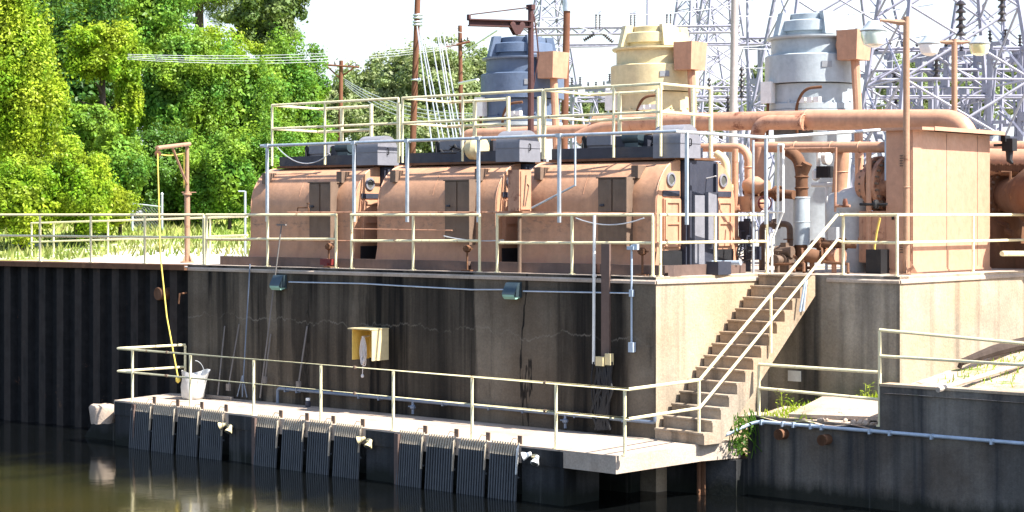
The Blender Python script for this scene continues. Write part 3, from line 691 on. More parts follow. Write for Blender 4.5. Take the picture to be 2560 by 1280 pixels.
# ---- rusty spray-water pipes with valves
e = empty('spray_pipe', AB(-6, .3, .0), 'thin rusty spray-water pipes running behind the deck handrails', 'pipe')
def za(px, py, t): return AT(px, py, t)
MB().tube([AT(520, 600, .3), AT(1640, 606, .3)], .016, 6).build('pipe', M['orange_rust'], e)
MB().tube([AT(720, 531, .28), AT(1250, 531, .28), AT(1640, 534, .28)], .02, 6).build('pipe', M['orange_rust'], e)
MB().tube([AT(880, 572, .36), AT(1130, 576, .36)], .014, 6).build('pipe', M['orange_rust'], e)
for px in (822, 1168, 1606):
    p = AT(px, 0, .34); p.z = 0; mb = MB(); mb.cyl(V((p.x, p.y, 0)), V((p.x, p.y, .5)), .022, n=6); mb.lathe(V((p.x, p.y, .36)), [(.03, 0), (.075, .03), (.075, .10), (.03, .14)], 10); mb.ab(*(lambda q: (q[0]-.1, q[0]+.1, q[1]-.06, q[1]+.06))(st(p)), .006, .03)
    mb.tube([p+Z*.43-A*.1, p+Z*.43+A*.12], .02, 6); mb.build('valve', M['rust'], e)
mb = MB(); mb.tube(bend([AT(744, 531, .3), AT(744, 519, .3), AT(772, 519, .3), AT(772, 531, .3)], .03, 3), .014, 6); mb.tube([AT(770, 519, .3), AT(770, 508, .3)], .012, 6); mb.cbox(AT(770, 508, .3), .06, .03, .015); mb.build('tap', M['rust'], e)
mb = MB(); q = AT(818, 661, .2); mb.cbox(q+Z*.05, .30, .12, .12); mb.cbox(q-Z*.0+A*.05-B*.03, .10, .14, .06); thing(mb, 'toolbox', 'red', 'small dark red box on the deck lip below the left hatch', 'box')
# junction control box leaning on the rail
e = empty('control_box', AT(1296, 530, .2), 'rust-eaten orange control box above the rail between middle and right screen housings', 'control box')
s1_, s2_ = sA(1270, .16), sA(1298, .16); zt_, zb_ = AT(1297, 424, .16).z, AT(1297, 528, .16).z
mb = MB(); mb.ab(s1_, s2_, .16, .50, zb_, zt_); mb.build('body', M['orange_rust'], e)
mb = MB(); mb.ab(s2_, s2_+.02, .19, .47, zb_+.03, zt_-.03); d = mb.build('door', M['orange'], e)
mb = MB(); mb.tube([AB(s2_+.03, .25, zb_+.1), AB(s2_+.03, .32, zt_-.1)], .012, 5); mb.tube([AB(s2_+.03, .30, zb_+.1), AB(s2_+.03, .40, zt_-.3), AB(s2_+.03, .36, zb_+.5)], .010, 5); mb.build('bracing_bar', M['brown'], d)
mb = MB(); mb.cyl(AB((s1_+s2_)/2, .33, .0), AB((s1_+s2_)/2, .33, zb_), .035, n=8); mb.build('leg', M['brown'], e)
for i, (pa, pb_, d_) in enumerate((((692, 366), (824, 384), .28), ((1110, 590), (1260, 600), .05), ((1440, 545), (1610, 545), .12), ((1690, 440), (1790, 440), .06))):
    lb = ('loose cable sagging above the left screen housing', 'thin cable looping beside the gap left of the rusted control box', 'slack cable drooping under the rail of the right screen housing', 'white hose slung across the dark gap at the right housing end')[i]
    tt = (1.0, .2, .1, 2.0)[i]
    thing(MB().tube(sag(AT(*pa, tt), AT(*pb_, tt), d_), .012, 5), 'cable', 'rope' if i == 3 else 'wire', lb, 'cable')
# plinth gear by the right housing's end
mb = MB(); q = AB(.12, 1.75, .0); mb.ab(.0, .26, 1.5, 1.9, .006, .24); thing(mb, 'drip_tray', 'navy', 'dark open tray on the deck below the grey end panels', 'tray')
mb = MB(); mb.cyl(AT(1760, 657, 2.2), AT(1852, 657, 2.2), .045, n=10); mb.cyl(AT(1752, 657, 2.2), AT(1764, 657, 2.2), .07, n=10); thing(mb, 'short_pipe', 'bluewhite', 'short pale pipe lying on the deck right of the dark tray', 'pipe')

# ================================================================ davit and bucket at left
q = G(468, 657, 0.0); q.z = 0
e = empty('davit', q, 'rusty tan pipe davit standing left of the screens, yellow rope on its arm', 'davit')
dv = P(463, 360, q.y); 
mb = MB(); mb.cyl(V((q.x, q.y, 0)), V((q.x, q.y, zat(q, 478))), .062, n=12); mb.cyl(V((q.x, q.y, 0)), V((q.x, q.y, .03)), .16, n=12)
for an in (0, 1, 2, 3): mb.extrude([V((q.x, q.y, .03))+(A*math.cos(an*1.57)+B*math.sin(an*1.57))*.06, V((q.x, q.y, .03))+(A*math.cos(an*1.57)+B*math.sin(an*1.57))*.15, V((q.x, q.y, .2))+(A*math.cos(an*1.57)+B*math.sin(an*1.57))*.06], V((.012, .012, 0)))
mb.build('base_post', M['tan'], e)
mb = MB(); ARM = P(387, 370, 40.2)-P(463, 360, q.y)
arm0 = V((q.x, q.y, zat(q, 360))); 
mb.tube([V((q.x, q.y, zat(q, 480))), arm0], .042, 10); mb.tube([arm0-V((-.05, 0, 0)), arm0+ARM], .045, 10); mb.tube([arm0+ARM*.52, V((q.x, q.y, zat(q, 462)))], .028, 8)
mb.lathe(V((q.x, q.y, zat(q, 486))), [(.06, -.02), (.10, -.01), (.10, .02), (.06, .03)], 14); mb.cyl(V((q.x-.12, q.y, zat(q, 481))), V((q.x+.2, q.y, zat(q, 481))), .012, n=6)
mb.build('boom', M['tan'], e)
mb = MB(); tip = arm0+ARM; mb.lathe(tip+V((.02, -.03, -.12)), [(.02, 0), (.07, .01), (.07, .05), (.02, .06)], 12, V((0, 1, 0))); mb.tube([tip, tip-Z*.1], .02, 6); mb.build('pulley', M['rust'], e)
bk = G(482, 998, ZP)
rope = [tip-Z*.12+V((.02, -.04, 0))]; e1 = P(401, 640, 40.1); e2 = V((bk.x-.3, bk.y-.05, ZP+.46))
rope += [e1, e1.lerp(e2, .5)+V((-.05, 0, 0)), e2]
mb = MB(); mb.tube(rope, .016, 6); mb.tube(sag(tip-Z*.12, V((q.x-.06, q.y, zat(q, 382))), .05, 6), .014, 6); mb.tube([V((q.x-.07, q.y, zat(q, 382))), V((q.x-.07, q.y, zat(q, 470)))], .013, 6)
mb.lathe(e2, [(.01, -.12), (.05, -.08), (.05, -.02), (.01, .02)], 8)
thing(mb, 'yellow_rope', 'ropeyellow', 'yellow rope hanging from the davit arm down to the white sack', 'rope')
rr = random.Random(11); mb = MB()
prof = [(.19, 0), (.23, .06), (.25, .25), (.27, .44), (.285, .56), (.27, .562), (.24, .30), (.01, .26)]
mb.lathe(V((bk.x, bk.y, ZP)), prof, 24); 
def crease(p):
    a_ = math.atan2(p[1]-bk.y, p[0]-bk.x); h = (p[2]-ZP)/.56; k = 1+.10*math.sin(3*a_+2*h)*h+.07*math.sin(7*a_+5*h+1)+rr.uniform(-.03, .03)
    return (bk.x+(p[0]-bk.x)*k+.05*h*h, bk.y+(p[1]-bk.y)*k, p[2]+(.05*h*math.sin(2*a_+.5)+rr.uniform(-.012, .012) if h > .05 else .004))
mb.v = [crease(p) for p in mb.v]
sk = tag(empty('sack', V((bk.x, bk.y, ZP)), 'crumpled white woven sack used as a bucket on the walkway end', 'sack'))
mb.build('bag', M['sack'], sk, 70)
mb = MB(); mb.tube(arc(V((bk.x+.05, bk.y, ZP+.5)), V((.6, .2, 0)), Z, .3, 20, 90, 8), .008, 5); mb.build('wire_handle', M['wire'], sk)
# ================================================================ vertical pump motors behind the screens
def sOf(px, t): return sA(px, t)
TM = 9.4
def make_motor(px, mat, label):
    s = sOf(px, TM); c = AB(s, TM, 0)
    e = empty('pump_motor', c, label, 'pump motor', 'tall vertical pump motors in a row')
    m_ = M[mat]
    mb = MB(); mb.lathe(c, [(.74, .0), (.74, 2.9), (.80, 3.02), (.90, 3.04), (.90, 3.12), (.5, 3.125)], 28); st_ = mb.build('discharge_head', M['silver'], e)
    for t_ in (-1, 1):
        mb = MB(); mb.cbox(c-B*.70+A*.05+Z*2.78, .9 if t_ < 0 else .8, .16, .30 if t_ < 0 else .2); 
        if t_ < 0: mb.build('window', M['glassdark'], st_)
    mb = MB(); mb.lathe(c, [(.88, 3.13), (.88, 3.24), (.84, 3.26), (.84, 3.62), (.5, 3.63)], 32)
    for k in range(12):
        an = k*math.pi/6; q = c+(A*math.cos(an)+B*math.sin(an))*.86; mb.cyl(q+Z*3.24, q+Z*3.29, .025, n=6)
    mb.build('lower_casing', m_, e)
    mb = MB(); mb.lathe(c, [(.5, 3.64), (.93, 3.64), (.93, 4.18), (.90, 4.20), (.5, 4.205)], 40); band = mb.build('air_band', m_, e)
    mb = MB(); mb.lathe(c, [(.5, 4.206), (.81, 4.206), (.81, 4.50), (.88, 4.505), (.90, 4.53), (.90, 4.56), (.5, 4.58)], 40); mb.build('upper_casing', m_, e)
    mb = MB(); mb.lathe(c, [(.5, 4.582), (.62, 4.582), (.62, 4.66), (.69, 4.665), (.67, 4.86), (.63, 4.88), (.52, 4.89), (.52, 5.0), (.47, 5.015)], 36); mb.build('top_cap', m_, e)
    for k in range(4):
        an = math.radians(-32+90*k); d = A*math.cos(an)+B*math.sin(an); d2 = Z.cross(d)
        mb = MB(); mb.extrude([c+d*.60-d2*.11+Z*4.582, c+d*.80-d2*.11+Z*4.582, c+d*.69-d2*.11+Z*5.03, c+d*.52-d2*.11+Z*5.03], d2*.22); mb.build('lifting_ear', m_, e)
    d = (A*.35-B*.94).normalized(); mb = MB(); q = c+(A*math.cos(-.72)+B*math.sin(-.72))*.935+Z*3.98; dn = (A*math.cos(-.72)+B*math.sin(-.72)); mb.cbox(q, .012, .20, .12, dn, Z.cross(dn)); mb.build('nameplate', M['plate'], band)
    # orange terminal box on the right, tapering pipe column below
    q = c+A*1.06-B*.25
    bx = MB(); w_ = .42
    bx.add([q+A*-.2+B*-.25+Z*4.05, q+A*.22+B*-.25+Z*4.05, q+A*.22+B*.25+Z*4.05, q+A*-.2+B*.25+Z*4.05, q+A*-.2+B*-.28+Z*4.62, q+A*.26+B*-.28+Z*4.62, q+A*.26+B*.28+Z*4.62, q+A*-.2+B*.28+Z*4.62],
           [(3, 2, 1, 0), (4, 5, 6, 7), (0, 1, 5, 4), (1, 2, 6, 5), (2, 3, 7, 6), (3, 0, 4, 7)])
    bx.cyl(q-A*.3+Z*4.35, q-A*.15+Z*4.35, .14, n=12)
    tb = bx.build('terminal_box', M['orange'], e)
    mb = MB(); mb.tube(bend([q+Z*4.05+A*.05, q+Z*3.2+A*.10, q+Z*2.2+A*.14, q+Z*.0+A*.14], .3), .085, 10); mb.build('cable_conduit', M['orange'], tb)
    mb = MB(); mb.cbox(c-B*.86-A*.48+Z*3.46, .24, .16, .42); lb_ = mb.build('heater_box', M['white'], e)
    MB().tube([c-B*.86-A*.48+Z*3.25, c-B*.86-A*.5+Z*2.4], .03, 8).build('conduit', M['rust'], lb_); mb = MB(); mb.tube(bend([c-B*.80+A*.15+Z*2.6, c-B*.95+A*.22+Z*3.2, c-B*1.0+A*.45+Z*3.5, c-B*.88+A*.75+Z*3.52], .25), .03, 8); mb.build('conduit', M['rust'], lb_)
    mb = MB()
    for da in (.35, .52, .68): mb.cbox(c-B*.92+A*da+Z*3.28, .12, .1, .1)
    mb.build('sensor', M['white'], lb_)
    k = c.y/AB(sA(px, 6.0), 6.0).y; e.scale = (k, k, k); e.location.z = EYE*(1-k)
    return e
make_motor(1306, 'bluemotor', 'slate blue pump motor behind the middle railing cage')
make_motor(1637, 'cream', 'cream yellow pump motor behind the right railing cage')
make_motor(2031, 'silver', 'pale silver grey pump motor, largest and rightmost of the row')

# ================================================================ big orange pipework
TP = 7.75
def PT(px, py, t): return AT(px, py, t)
mb = MB(); p = [PT(1158, 400, TP), PT(1160, 338, TP), PT(1500, 326, TP), PT(1545, 322, TP)]
p = [V(q) for q in p]; mb.tube(bend(p[:3]+[p[3]], .35, 8), .155, 16); thing(mb, 'header_pipe', 'orange', 'long orange pipe with an elbow at its left end, behind the middle screen housing', 'pipe')
e = empty('header_pipe', PT(2000, 420, TP), 'fat orange header pipe with rusty patches bending down behind the tan cabinet', 'pipe')
R1 = .20
mb = MB(); a_ = PT(1490, 309, TP); b_ = PT(2020, 300, TP); mb.tube([a_, b_], R1, 20); mb.torus(b_, A, R1+.006, .016, 20); mb.build('rusted_run', M['orange_rust'], e)
mb = MB(); c_ = PT(2420, 300, TP); d_ = c_-Z*1.6+A*.05; mb.tube(bend([b_, c_, d_], .55, 10), R1+.012, 20); mb.build('clean_run', M['orange'], e)
mb = MB(); mb.tube(bend([PT(2010, 306, TP-.22), PT(1893, 306, TP-.25), PT(1893, 420, TP-.25)], .35, 8), .155, 16); mb.torus(PT(2010, 306, TP-.22), A, .16, .018, 16); mb.build('branch', M['orange_rust'], e)
mb = MB(); mb.tube(bend([PT(1445, 345, TP-.2), PT(1500, 318, TP-.12), PT(1580, 312, TP-.05)], .3), .15, 14); mb.build('branch', M['orange'], e)
mb = MB(); mb.tube(bend([PT(1755, 369, 3.7), PT(1872, 369, 3.7), PT(1872, 495, 3.7)], .3, 8), .085, 14); mb.torus(PT(1872, 418, 3.7), Z, .087, .015)
thing(mb, 'elbow_pipe', 'orange', 'orange pipe elbowing down right of the screens, above the handwheel valve', 'pipe')
mb = MB(); mb.tube([PT(1885, 368, 4.8), PT(2240, 368, 4.8)], .105, 14); mb.tube(bend([PT(1900, 368, 4.8), PT(1900, 470, 4.8)], .1), .15, 14)
for px in (1990, 2080, 2150): mb.torus(PT(px, 368, 4.8), A, .106, .012, 14)
thing(mb, 'lower_pipe', 'orange', 'lower orange pipe running level to the tan cabinet under the fat header', 'pipe')
mb = MB(); mb.tube(bend([PT(2105, 372, 5.0), PT(2105, 395, 5.0), PT(2095, 520, 5.0)], .2), .14, 14); mb.torus(PT(2102, 430, 5.0), Z, .14, .012); thing(mb, 'riser_pipe', 'orange', 'orange riser pipe before the silver pump head, left of the white insulated dome', 'pipe')
mb = MB(); mb.cyl(PT(2172, 380, 4.4), V((*PT(2172, 380, 4.4)[:2], 0)), .05, n=10); thing(mb, 'steel_column', 'orange', 'slim orange column just left of the bolted ring flange', 'column')
mb = MB(); mb.tube([PT(2090, 368, 2.9), PT(2088, 530, 2.9)], .022, 8); mb.tube([PT(1960, 372, 2.9), PT(2090, 370, 2.9)], .018, 8); mb.tube([PT(2088, 515, 2.9), PT(2125, 515, 2.9)], .025, 8); mb.lathe(PT(2113, 505, 2.9), [(.03, -.08), (.05, -.02), (.03, .06)], 8)
thing(mb, 'thin_pipe', 'orange_rust', 'thin orange pipe rising from the stair head rail with a small tap', 'pipe')
# exhaust with silver sleeve
TX = 4.2
e = empty('exhaust_stack', V((*PT(2004, 0, TX)[:2], 0)), 'brown exhaust pipe rising from a silver sleeve at the stair head', 'exhaust')
mb = MB(); q = PT(2004, 0, TX); f2 = lambda y: V((q.x, q.y, zat(q, y)))
mb.tube(bend([f2(500), f2(430), PT(1996, 395, TX), PT(1972, 378, TX)], .12), .115, 14); mb.tube([PT(2018, 408, TX), f2(440)], .10, 12)
for y in (415, 442, 470): mb.torus(f2(y), Z, .115, .02, 14)
mb.build('upper_pipe', M['rust'], e)
mb = MB(); mb.cyl(f2(612), f2(492), .155, n=20); mb.torus(f2(555), Z, .155, .008, 20); mb.torus(f2(494), Z, .15, .015, 20); mb.build('silver_sleeve', M['silver'], e)
mb = MB(); mb.cyl(V((q.x, q.y, .0)), f2(612), .11, n=14); mb.lathe(V((q.x, q.y, .05)), [(.17, 0), (.17, .05), (.11, .06)], 14); mb.build('base_pipe', M['rust'], e)
def valve_body(px, py, t, r, ax, nm, lab, mat='rust', wheel=True):
    c = PT(px, py, t); mb = MB(); ax = V(ax).normalized()
    mb.lathe(c, [(r*1.15, -r*1.5), (r*1.15, -r*1.25), (r*.7, -r*1.2), (r*.95, -r*.5), (r*1.0, 0), (r*.95, r*.5), (r*.7, r*1.2), (r*1.15, r*1.25), (r*1.15, r*1.5)], 16, ax)
    for k in range(8):
        an = k*math.pi/4; u = ax.orthogonal().normalized(); w_ = ax.cross(u); d = u*math.cos(an)+w_*math.sin(an)
        mb.cyl(c+d*r*1.0-ax*r*1.6, c+d*r*1.0-ax*r*1.1, r*.09, n=5)
    e = empty(nm, V((c.x, c.y, 0)), lab, 'valve')
    mb.cyl(c-Z*r*.9, V((c.x, c.y, 0.0)), r*.35, n=8); mb.build('body', M[mat], e)
    if wheel:
        mb = MB(); mb.cyl(c+Z*r*.6, c+Z*r*2.0, r*.14, n=8); mb.build('stem', M[mat], e)
        mb = MB(); mb.torus(c+Z*r*2.0, Z, r*.8, r*.1, 18); mb.tube([c+Z*r*2.0-A*r*.8, c+Z*r*2.0+A*r*.8], r*.07, 5); mb.tube([c+Z*r*2.0-B*r*.8, c+Z*r*2.0+B*r*.8], r*.07, 5); mb.build('handwheel', M[mat], e)
    return e
valve_body(2030, 640, 3.6, .13, B*.7+A, 'pump_casing', 'small rusty pump casing behind the top of the stair rail', 'rust', False)
valve_body(2085, 640, 4.0, .13, A-B*.4, 'gate_valve', 'rusty flanged valve right of the silver sleeve', 'orange_rust')
valve_body(1972, 630, 4.2, .12, A, 'gate_valve', 'rusty flanged valve left of the silver sleeve base', 'rust')
valve_body(1945, 650, 3.6, .09, B, 'drain_valve', 'small dark drain valve low beside the deck kerb end', 'brown', True)
# handwheel valve near the screen end
q = PT(1868, 508, 3.7); e = empty('handwheel_valve', V((q.x, q.y, 0)), 'dark valve cluster with a big handwheel beside the right screen housing', 'valve')
mb = MB(); mb.cyl(V((q.x, q.y, 0)), V((q.x, q.y, 1.0)), .07, n=10); mb.cbox(V((q.x, q.y, .78)), .24, .22, .34); mb.cbox(V((q.x, q.y, .35))+A*.15, .2, .2, .25)
rr = random.Random(9)
for i in range(8): a_ = V((q.x, q.y, rr.uniform(.2, 1.0)))+A*rr.uniform(-.15, .2); mb.tube([a_, a_-B*rr.uniform(.1, .3), a_-B*.25-Z*rr.uniform(.1, .3)], .02, 5)
mb.build('body', M['navy'], e)
mb = MB(); mb.cbox(V((q.x, q.y, 1.27)), .30, .28, .30); mb.lathe(V((q.x, q.y, 1.27))+A*.2, [(.06, -.08), (.15, -.04), (.15, .08), (.09, .14), (.03, .16)], 14, A); mb.lathe(V((q.x, q.y, 1.62))+A*.18, [(.12, -.22), (.17, -.1), (.17, .05), (.09, .18), (.09, .3)], 14, A); mb.build('gearbox', M['orange'], e)
wc = PT(1866, 628, 3.4); mb = MB(); mb.torus(wc, -B+A*.4, .17, .016, 20); 
for k in range(3):
    u = V((0, 0, 1)); w_ = (-B+A*.4).normalized().cross(u); d = u*math.cos(k*1.05)+w_*math.sin(k*1.05); mb.tube([wc-d*.17, wc+d*.17], .01, 5)
mb.tube([wc, wc+B*.4], .02, 6); mb.build('handwheel', M['black'], e)
wc = PT(1912, 508, 3.6); mb = MB(); mb.torus(wc, A-B*.6, .13, .014, 18); mb.tube([wc-Z*.13, wc+Z*.13], .009, 5); mb.tube([wc, wc-A*.3], .018, 6); mb.build('handwheel', M['red'], e)
# grey box, insulated dome, ring flange
e = empty('pipe_stand', V((*PT(1950, 0, 3.1)[:2], 0)), 'white rectangular pipe frame on the deck left of the exhaust sleeve', 'pipe frame')
q = PT(1946, 360, 3.1); mb = MB(); mb.tube([PT(1946, 362, 3.1), PT(1958, 362, 3.1), PT(1958, 530, 3.1), PT(1905, 530, 3.1)], .025, 8); mb.tube([PT(1946, 362, 3.1), PT(1944, 560, 3.1)], .022, 8); mb.tube([PT(1958, 530, 3.1), PT(1930, 600, 3.1), V((*PT(1930, 600, 3.1)[:2], 0))], .02, 8); mb.build('pipe', M['white'], e)
mb = MB(); mb.cyl(PT(1883, 350, 3.2), V((*PT(1883, 350, 3.2)[:2], 0)), .025, n=8); thing(mb, 'strut_post', 'galv', 'single thin grey post right of the elbow pipe', 'post')
mb = MB(); q = PT(2135, 508, 5.0); mb.lathe(q, [(.05, -.42), (.20, -.38), (.30, -.15), (.31, .05), (.24, .25), (.10, .38), (.03, .42)], 20, A+Z*.12); mb.lathe(q-A*.3+Z*.05, [(.26, -.5), (.28, -.2), (.22, .12), (.04, .2)], 16, Z); mb.cyl(V((q.x, q.y, 0)), q, .26, n=16)
thing(mb, 'insulated_valve', 'sack', 'white wrapped valve bulging before the silver pump head', 'valve', ang=60)
e = empty('ring_flange', PT(2205, 660, 4.9), 'big orange bolted ring flange half hidden by the tan cabinet', 'flange')
q = PT(2215, 460, 4.9); mb = MB(); ax = (A*1+B*-.15).normalized(); mb.lathe(q, [(.30, -.5), (.34, -.2), (.52, -.19), (.52, -.10), (.40, -.09), (.40, .02), (.52, .03), (.52, .12), (.34, .13), (.3, .4)], 28, ax); mb.lathe(q-Z*.5, [(.5, -.95), (.5, .0)], 16, Z); mb.build('casing', M['orange_rust'], e)
mb = MB(); u = Z; w_ = ax.cross(u)
for k in range(24):
    d = u*math.cos(k*math.pi/12)+w_*math.sin(k*math.pi/12); mb.cyl(q+d*.47-ax*.26, q+d*.47-ax*.06, .025, n=6); mb.cyl(q+d*.47+ax*.0, q+d*.47+ax*.19, .025, n=6)
mb.build('bolts', M['brown'], e)
mb = MB(); q = PT(2180, 510, 4.0); mb.tube([PT(2150, 511, 4.2), PT(2218, 511, 4.2)], .025, 8); mb.lathe(PT(2190, 511, 4.2), [(.05, -.04), (.09, -.02), (.09, .02), (.05, .04)], 10, A); thing(mb, 'valve_spindle', 'black', 'black valve spindle between the white wrapped valve and the cabinet', 'spindle')
e = empty('gauge_box', V((*PT(2068, 0, 5.1)[:2], 0)), 'dark gauge box on pale pipework behind the exhaust pipe', 'gauge')
q = PT(2062, 430, 5.1); mb = MB(); mb.cbox(q, .26, .2, .22); mb.build('box', M['black'], e)
mb = MB(); mb.tube(bend([PT(2030, 462, 5.1), PT(2085, 462, 5.1)], .05), .045, 8); mb.tube([PT(2046, 380, 5.1), PT(2046, 440, 5.1)], .04, 8); mb.lathe(PT(2040, 437, 5.1), [(.02, -.12), (.08, -.08), (.08, .08), (.02, .12)], 10); mb.lathe(PT(2066, 395, 5.1), [(.03, -.1), (.13, -.05), (.14, .05), (.05, .1)], 12, A); mb.tube([PT(2066, 462, 5.1), V((*PT(2066, 462, 5.1)[:2], 0))], .03, 6); mb.build('pale_pipe', M['white'], e)
# ---- crowded small pipework between the screens and the cabinet
def flanged(nm, pts, r, mat, label, fl=(), axs=None):
    e = empty(nm, V((pts[0].x, pts[0].y, 0)), label, 'pipe'); MB().tube(bend(pts, r*2.2), r, 12).build('pipe', M[mat], e)
    for q, ax in fl:
        mb = MB(); ax = V(ax).normalized(); mb.lathe(q, [(r, -.045), (r*1.75, -.045), (r*1.75, -.006), (r*1.5, -.004), (r*1.5, .004), (r*1.75, .006), (r*1.75, .045), (r, .045)], 16, ax); u = ax.orthogonal().normalized(); w_ = ax.cross(u)
        for k in range(8): d = (u*math.cos(k*math.pi/4)+w_*math.sin(k*math.pi/4))*r*1.55; mb.cyl(q+d-ax*.07, q+d+ax*.07, r*.13+.004, n=5)
        mb.build('flange', M[mat], e)
    return e
f3 = lambda px, py, t: PT(px, py, t)
flanged('flanged_pipe', [f3(1862, 478, 4.0), f3(1985, 487, 4.0)], .085, 'rust', 'rusty flanged pipe running level into the brown exhaust pipe', [(f3(1900, 481, 4.0), A), (f3(1945, 484, 4.0), A)])
flanged('flanged_pipe', [V((*f3(1815, 0, 3.25)[:2], 0)), f3(1815, 400, 3.25), f3(1792, 385, 3.3)], .08, 'cream', 'cream lagged pipe rising close behind the right screen housing', [(f3(1815, 470, 3.25), Z)])
flanged('flanged_pipe', [V((*f3(1838, 0, 3.5)[:2], 0)), f3(1838, 372, 3.5)], .06, 'orange_rust', 'orange rusted riser between the cream lagged pipe and the elbow pipe', [(f3(1838, 520, 3.5), Z), (f3(1838, 600, 3.5), Z)])
flanged('flanged_pipe', [V((*f3(1905, 0, 4.6)[:2], 0)), f3(1905, 560, 4.6), f3(1975, 560, 4.6), f3(1975, 640, 4.6)], .06, 'brown', 'brown hooked pipe low between the handwheel valve and the silver sleeve', [(f3(1940, 560, 4.6), A)])
flanged('flanged_pipe', [f3(2030, 610, 3.9), f3(2075, 610, 3.9), f3(2140, 612, 4.2)], .07, 'rust', 'rust-brown pipe low in front of the silver pump head right of the sleeve', [(f3(2052, 610, 3.9), A), (f3(2105, 611, 4.05), A)])
flanged('flanged_pipe', [V((*f3(2150, 0, 4.9)[:2], 0)), f3(2150, 395, 4.9)], .045, 'orange', 'thin orange riser between the white wrapped valve and the orange column', [(f3(2150, 600, 4.9), Z)])
mb = MB(); q = f3(1962, 648, 3.9); mb.cbox(V((q.x, q.y, .14)), .26, .3, .28); mb.cyl(V((q.x, q.y, .38))-A*.18, V((q.x, q.y, .38))+A*.16, .11, n=14); mb.cbox(V((q.x, q.y, .50)), .12, .12, .10); thing(mb, 'drive_motor', 'brown', 'small brown motor on a block left of the silver sleeve base', 'motor')
mb = MB(); q = f3(2195, 640, 4.3); mb.cbox(V((q.x, q.y, .22)), .30, .35, .44); thing(mb, 'gap_dark_block', 'black', 'black block filling the gap in place of shade left of the tan cabinet', 'box')  # block added to darken the gap beside the cabinet
mb = MB(); mb.tube([f3(2200, 545, 4.2), f3(2192, 580, 4.2), f3(2186, 620, 4.2), f3(2190, 650, 4.2)], .022, 6); thing(mb, 'yellow_hose', 'boxyellow', 'short yellow hose hanging beside the ring flange', 'hose')
mb = MB()
for i, (xa, ya, xb, yb) in enumerate(((1985, 640, 2010, 668), (2060, 655, 2120, 668), (1925, 660, 1985, 668))): mb.tube([f3(xa, ya, 3.5), f3(xb, yb-8, 3.4), V((*f3(xb, yb, 3.3)[:2], .03))], .03, 6)
thing(mb, 'drain_hose', 'rust', 'rusty small-bore drain lines sprawled on the deck at the stair head', 'pipe', kind='stuff')
# ================================================================ tan cabinet and lamp posts
sc0 = 2.476; t0c, t1c = 4.455, 7.476; zc = 2.60
e = empty('equipment_cabinet', AB(2.2, 6, 0), 'tall tan-orange steel cabinet with a flat overhanging roof at the right of the deck', 'cabinet')
mb = MB(); mb.ab(1.93, sc0, t0c, t1c, .03, zc); mb.ab(1.9, sc0+.02, t0c-.02, t1c+.02, .004, .06); mb.build('body', M['orange_wash'], e)
mb = MB(); mb.ab(1.84, sc0+.24, t0c-.10, t1c+.12, zc, zc+.055); mb.ab(1.9, sc0+.255, t0c+.35, t1c+.13, zc+.0, zc+.075); mb.build('roof', M['orange_wash'], e)
for t_ in (t0c+1.27, t0c+2.5): MB().ab(sc0, sc0+.004, t_, t_+.012, .10, zc-.02).build('seam', M['brown'], e)
mb = MB(); mb.ab(1.97, sc0-.03, t0c-.012, t0c, .10, 2.25); d = mb.build('door', M['orange_wash'], e)
for z_ in (1.95, .38):
    mb = MB()
    for i in range(5): mb.ab(2.22, 2.36, t0c-.024, t0c-.012, z_+i*.045, z_+i*.045+.022)
    mb.build('louvre', M['brown'], d)
mb = MB(); mb.ab(2.06, 2.10, t0c-.035, t0c-.012, .98, 1.1); mb.build('handle', M['black'], d)
mb = MB(); mb.ab(1.885, 1.93, t0c+.02, t0c+.06, 1.7, zc-.01); mb.build('cable_tray', M['bluewhite'], e)
def lamp_head(parent_name, c, r, label_mat, e, k=1.):
    mb = MB(); mb.lathe(c, [(.03, .17*k), (.10, .16*k), (.17, .06*k), (r, .0), (r*.97, -.02)], 20); h = mb.build('lamp_shade', M['silver'], e)
    mb = MB(); mb.lathe(c, [(r*.9, -.025), (r*.92, -.10*k), (r*.72, -.24*k), (r*.3, -.29*k)], 20); mb.build('lamp_globe', M[label_mat], h)
q = G(2266, 686, 0); q.z = 0
e = empty('lamp_post', q, 'tall orange lamp post before the tan cabinet with one lamp over the silver motor', 'lamp post')
zt_ = zat(q, 42); mb = MB(); mb.cyl(q, V((q.x, q.y, zt_)), .062, .058, n=12); mb.torus(V((q.x, q.y, zat(q, 468))), Z, .064, .01)
for k in range(4):
    d = A*math.cos(k*1.57+.5)+B*math.sin(k*1.57+.5); mb.extrude([q+d*.05+Z*.02, q+d*.20+Z*.02, q+d*.05+Z*.28], Z.cross(d)*.012)
mb.cbox(q+Z*.012, .42, .42, .022); mb.build('pole', M['tan'], e)
lc = P(2184, 76, q.y); mb = MB(); mb.tube([V((q.x, q.y, zat(q, 56))), V((q.x, q.y, zat(q, 56)))-V((.12, 0, .0)), P(2200, 50, q.y)], [.055, .05, .02], 8); mb.tube([P(2205, 50, q.y), P(2190, 62, q.y)], .02, 6); mb.build('arm', M['tan'], e)
lamp_head('x', lc, .25, 'lamp', e, 1.05)
q = P(2386, 280, 39.5); zt_ = zat(q, 98)
e = empty('lamp_post', V((q.x, q.y, 0)), 'orange lamp post behind the cabinet carrying two lamps on short arms', 'lamp post')
mb = MB(); mb.cyl(V((q.x, q.y, 0)), V((q.x, q.y, zt_)), .062, n=12); mb.build('pole', M['tan'], e)
mb = MB()
for sx_ in (-1, 1): mb.tube([V((q.x, q.y, zat(q, 105))), V((q.x+sx_*.15, q.y, zat(q, 106))), V((q.x+sx_*.40, q.y, zat(q, 104)))], [.06, .04, .02], 8)
mb.build('arm', M['tan'], e)
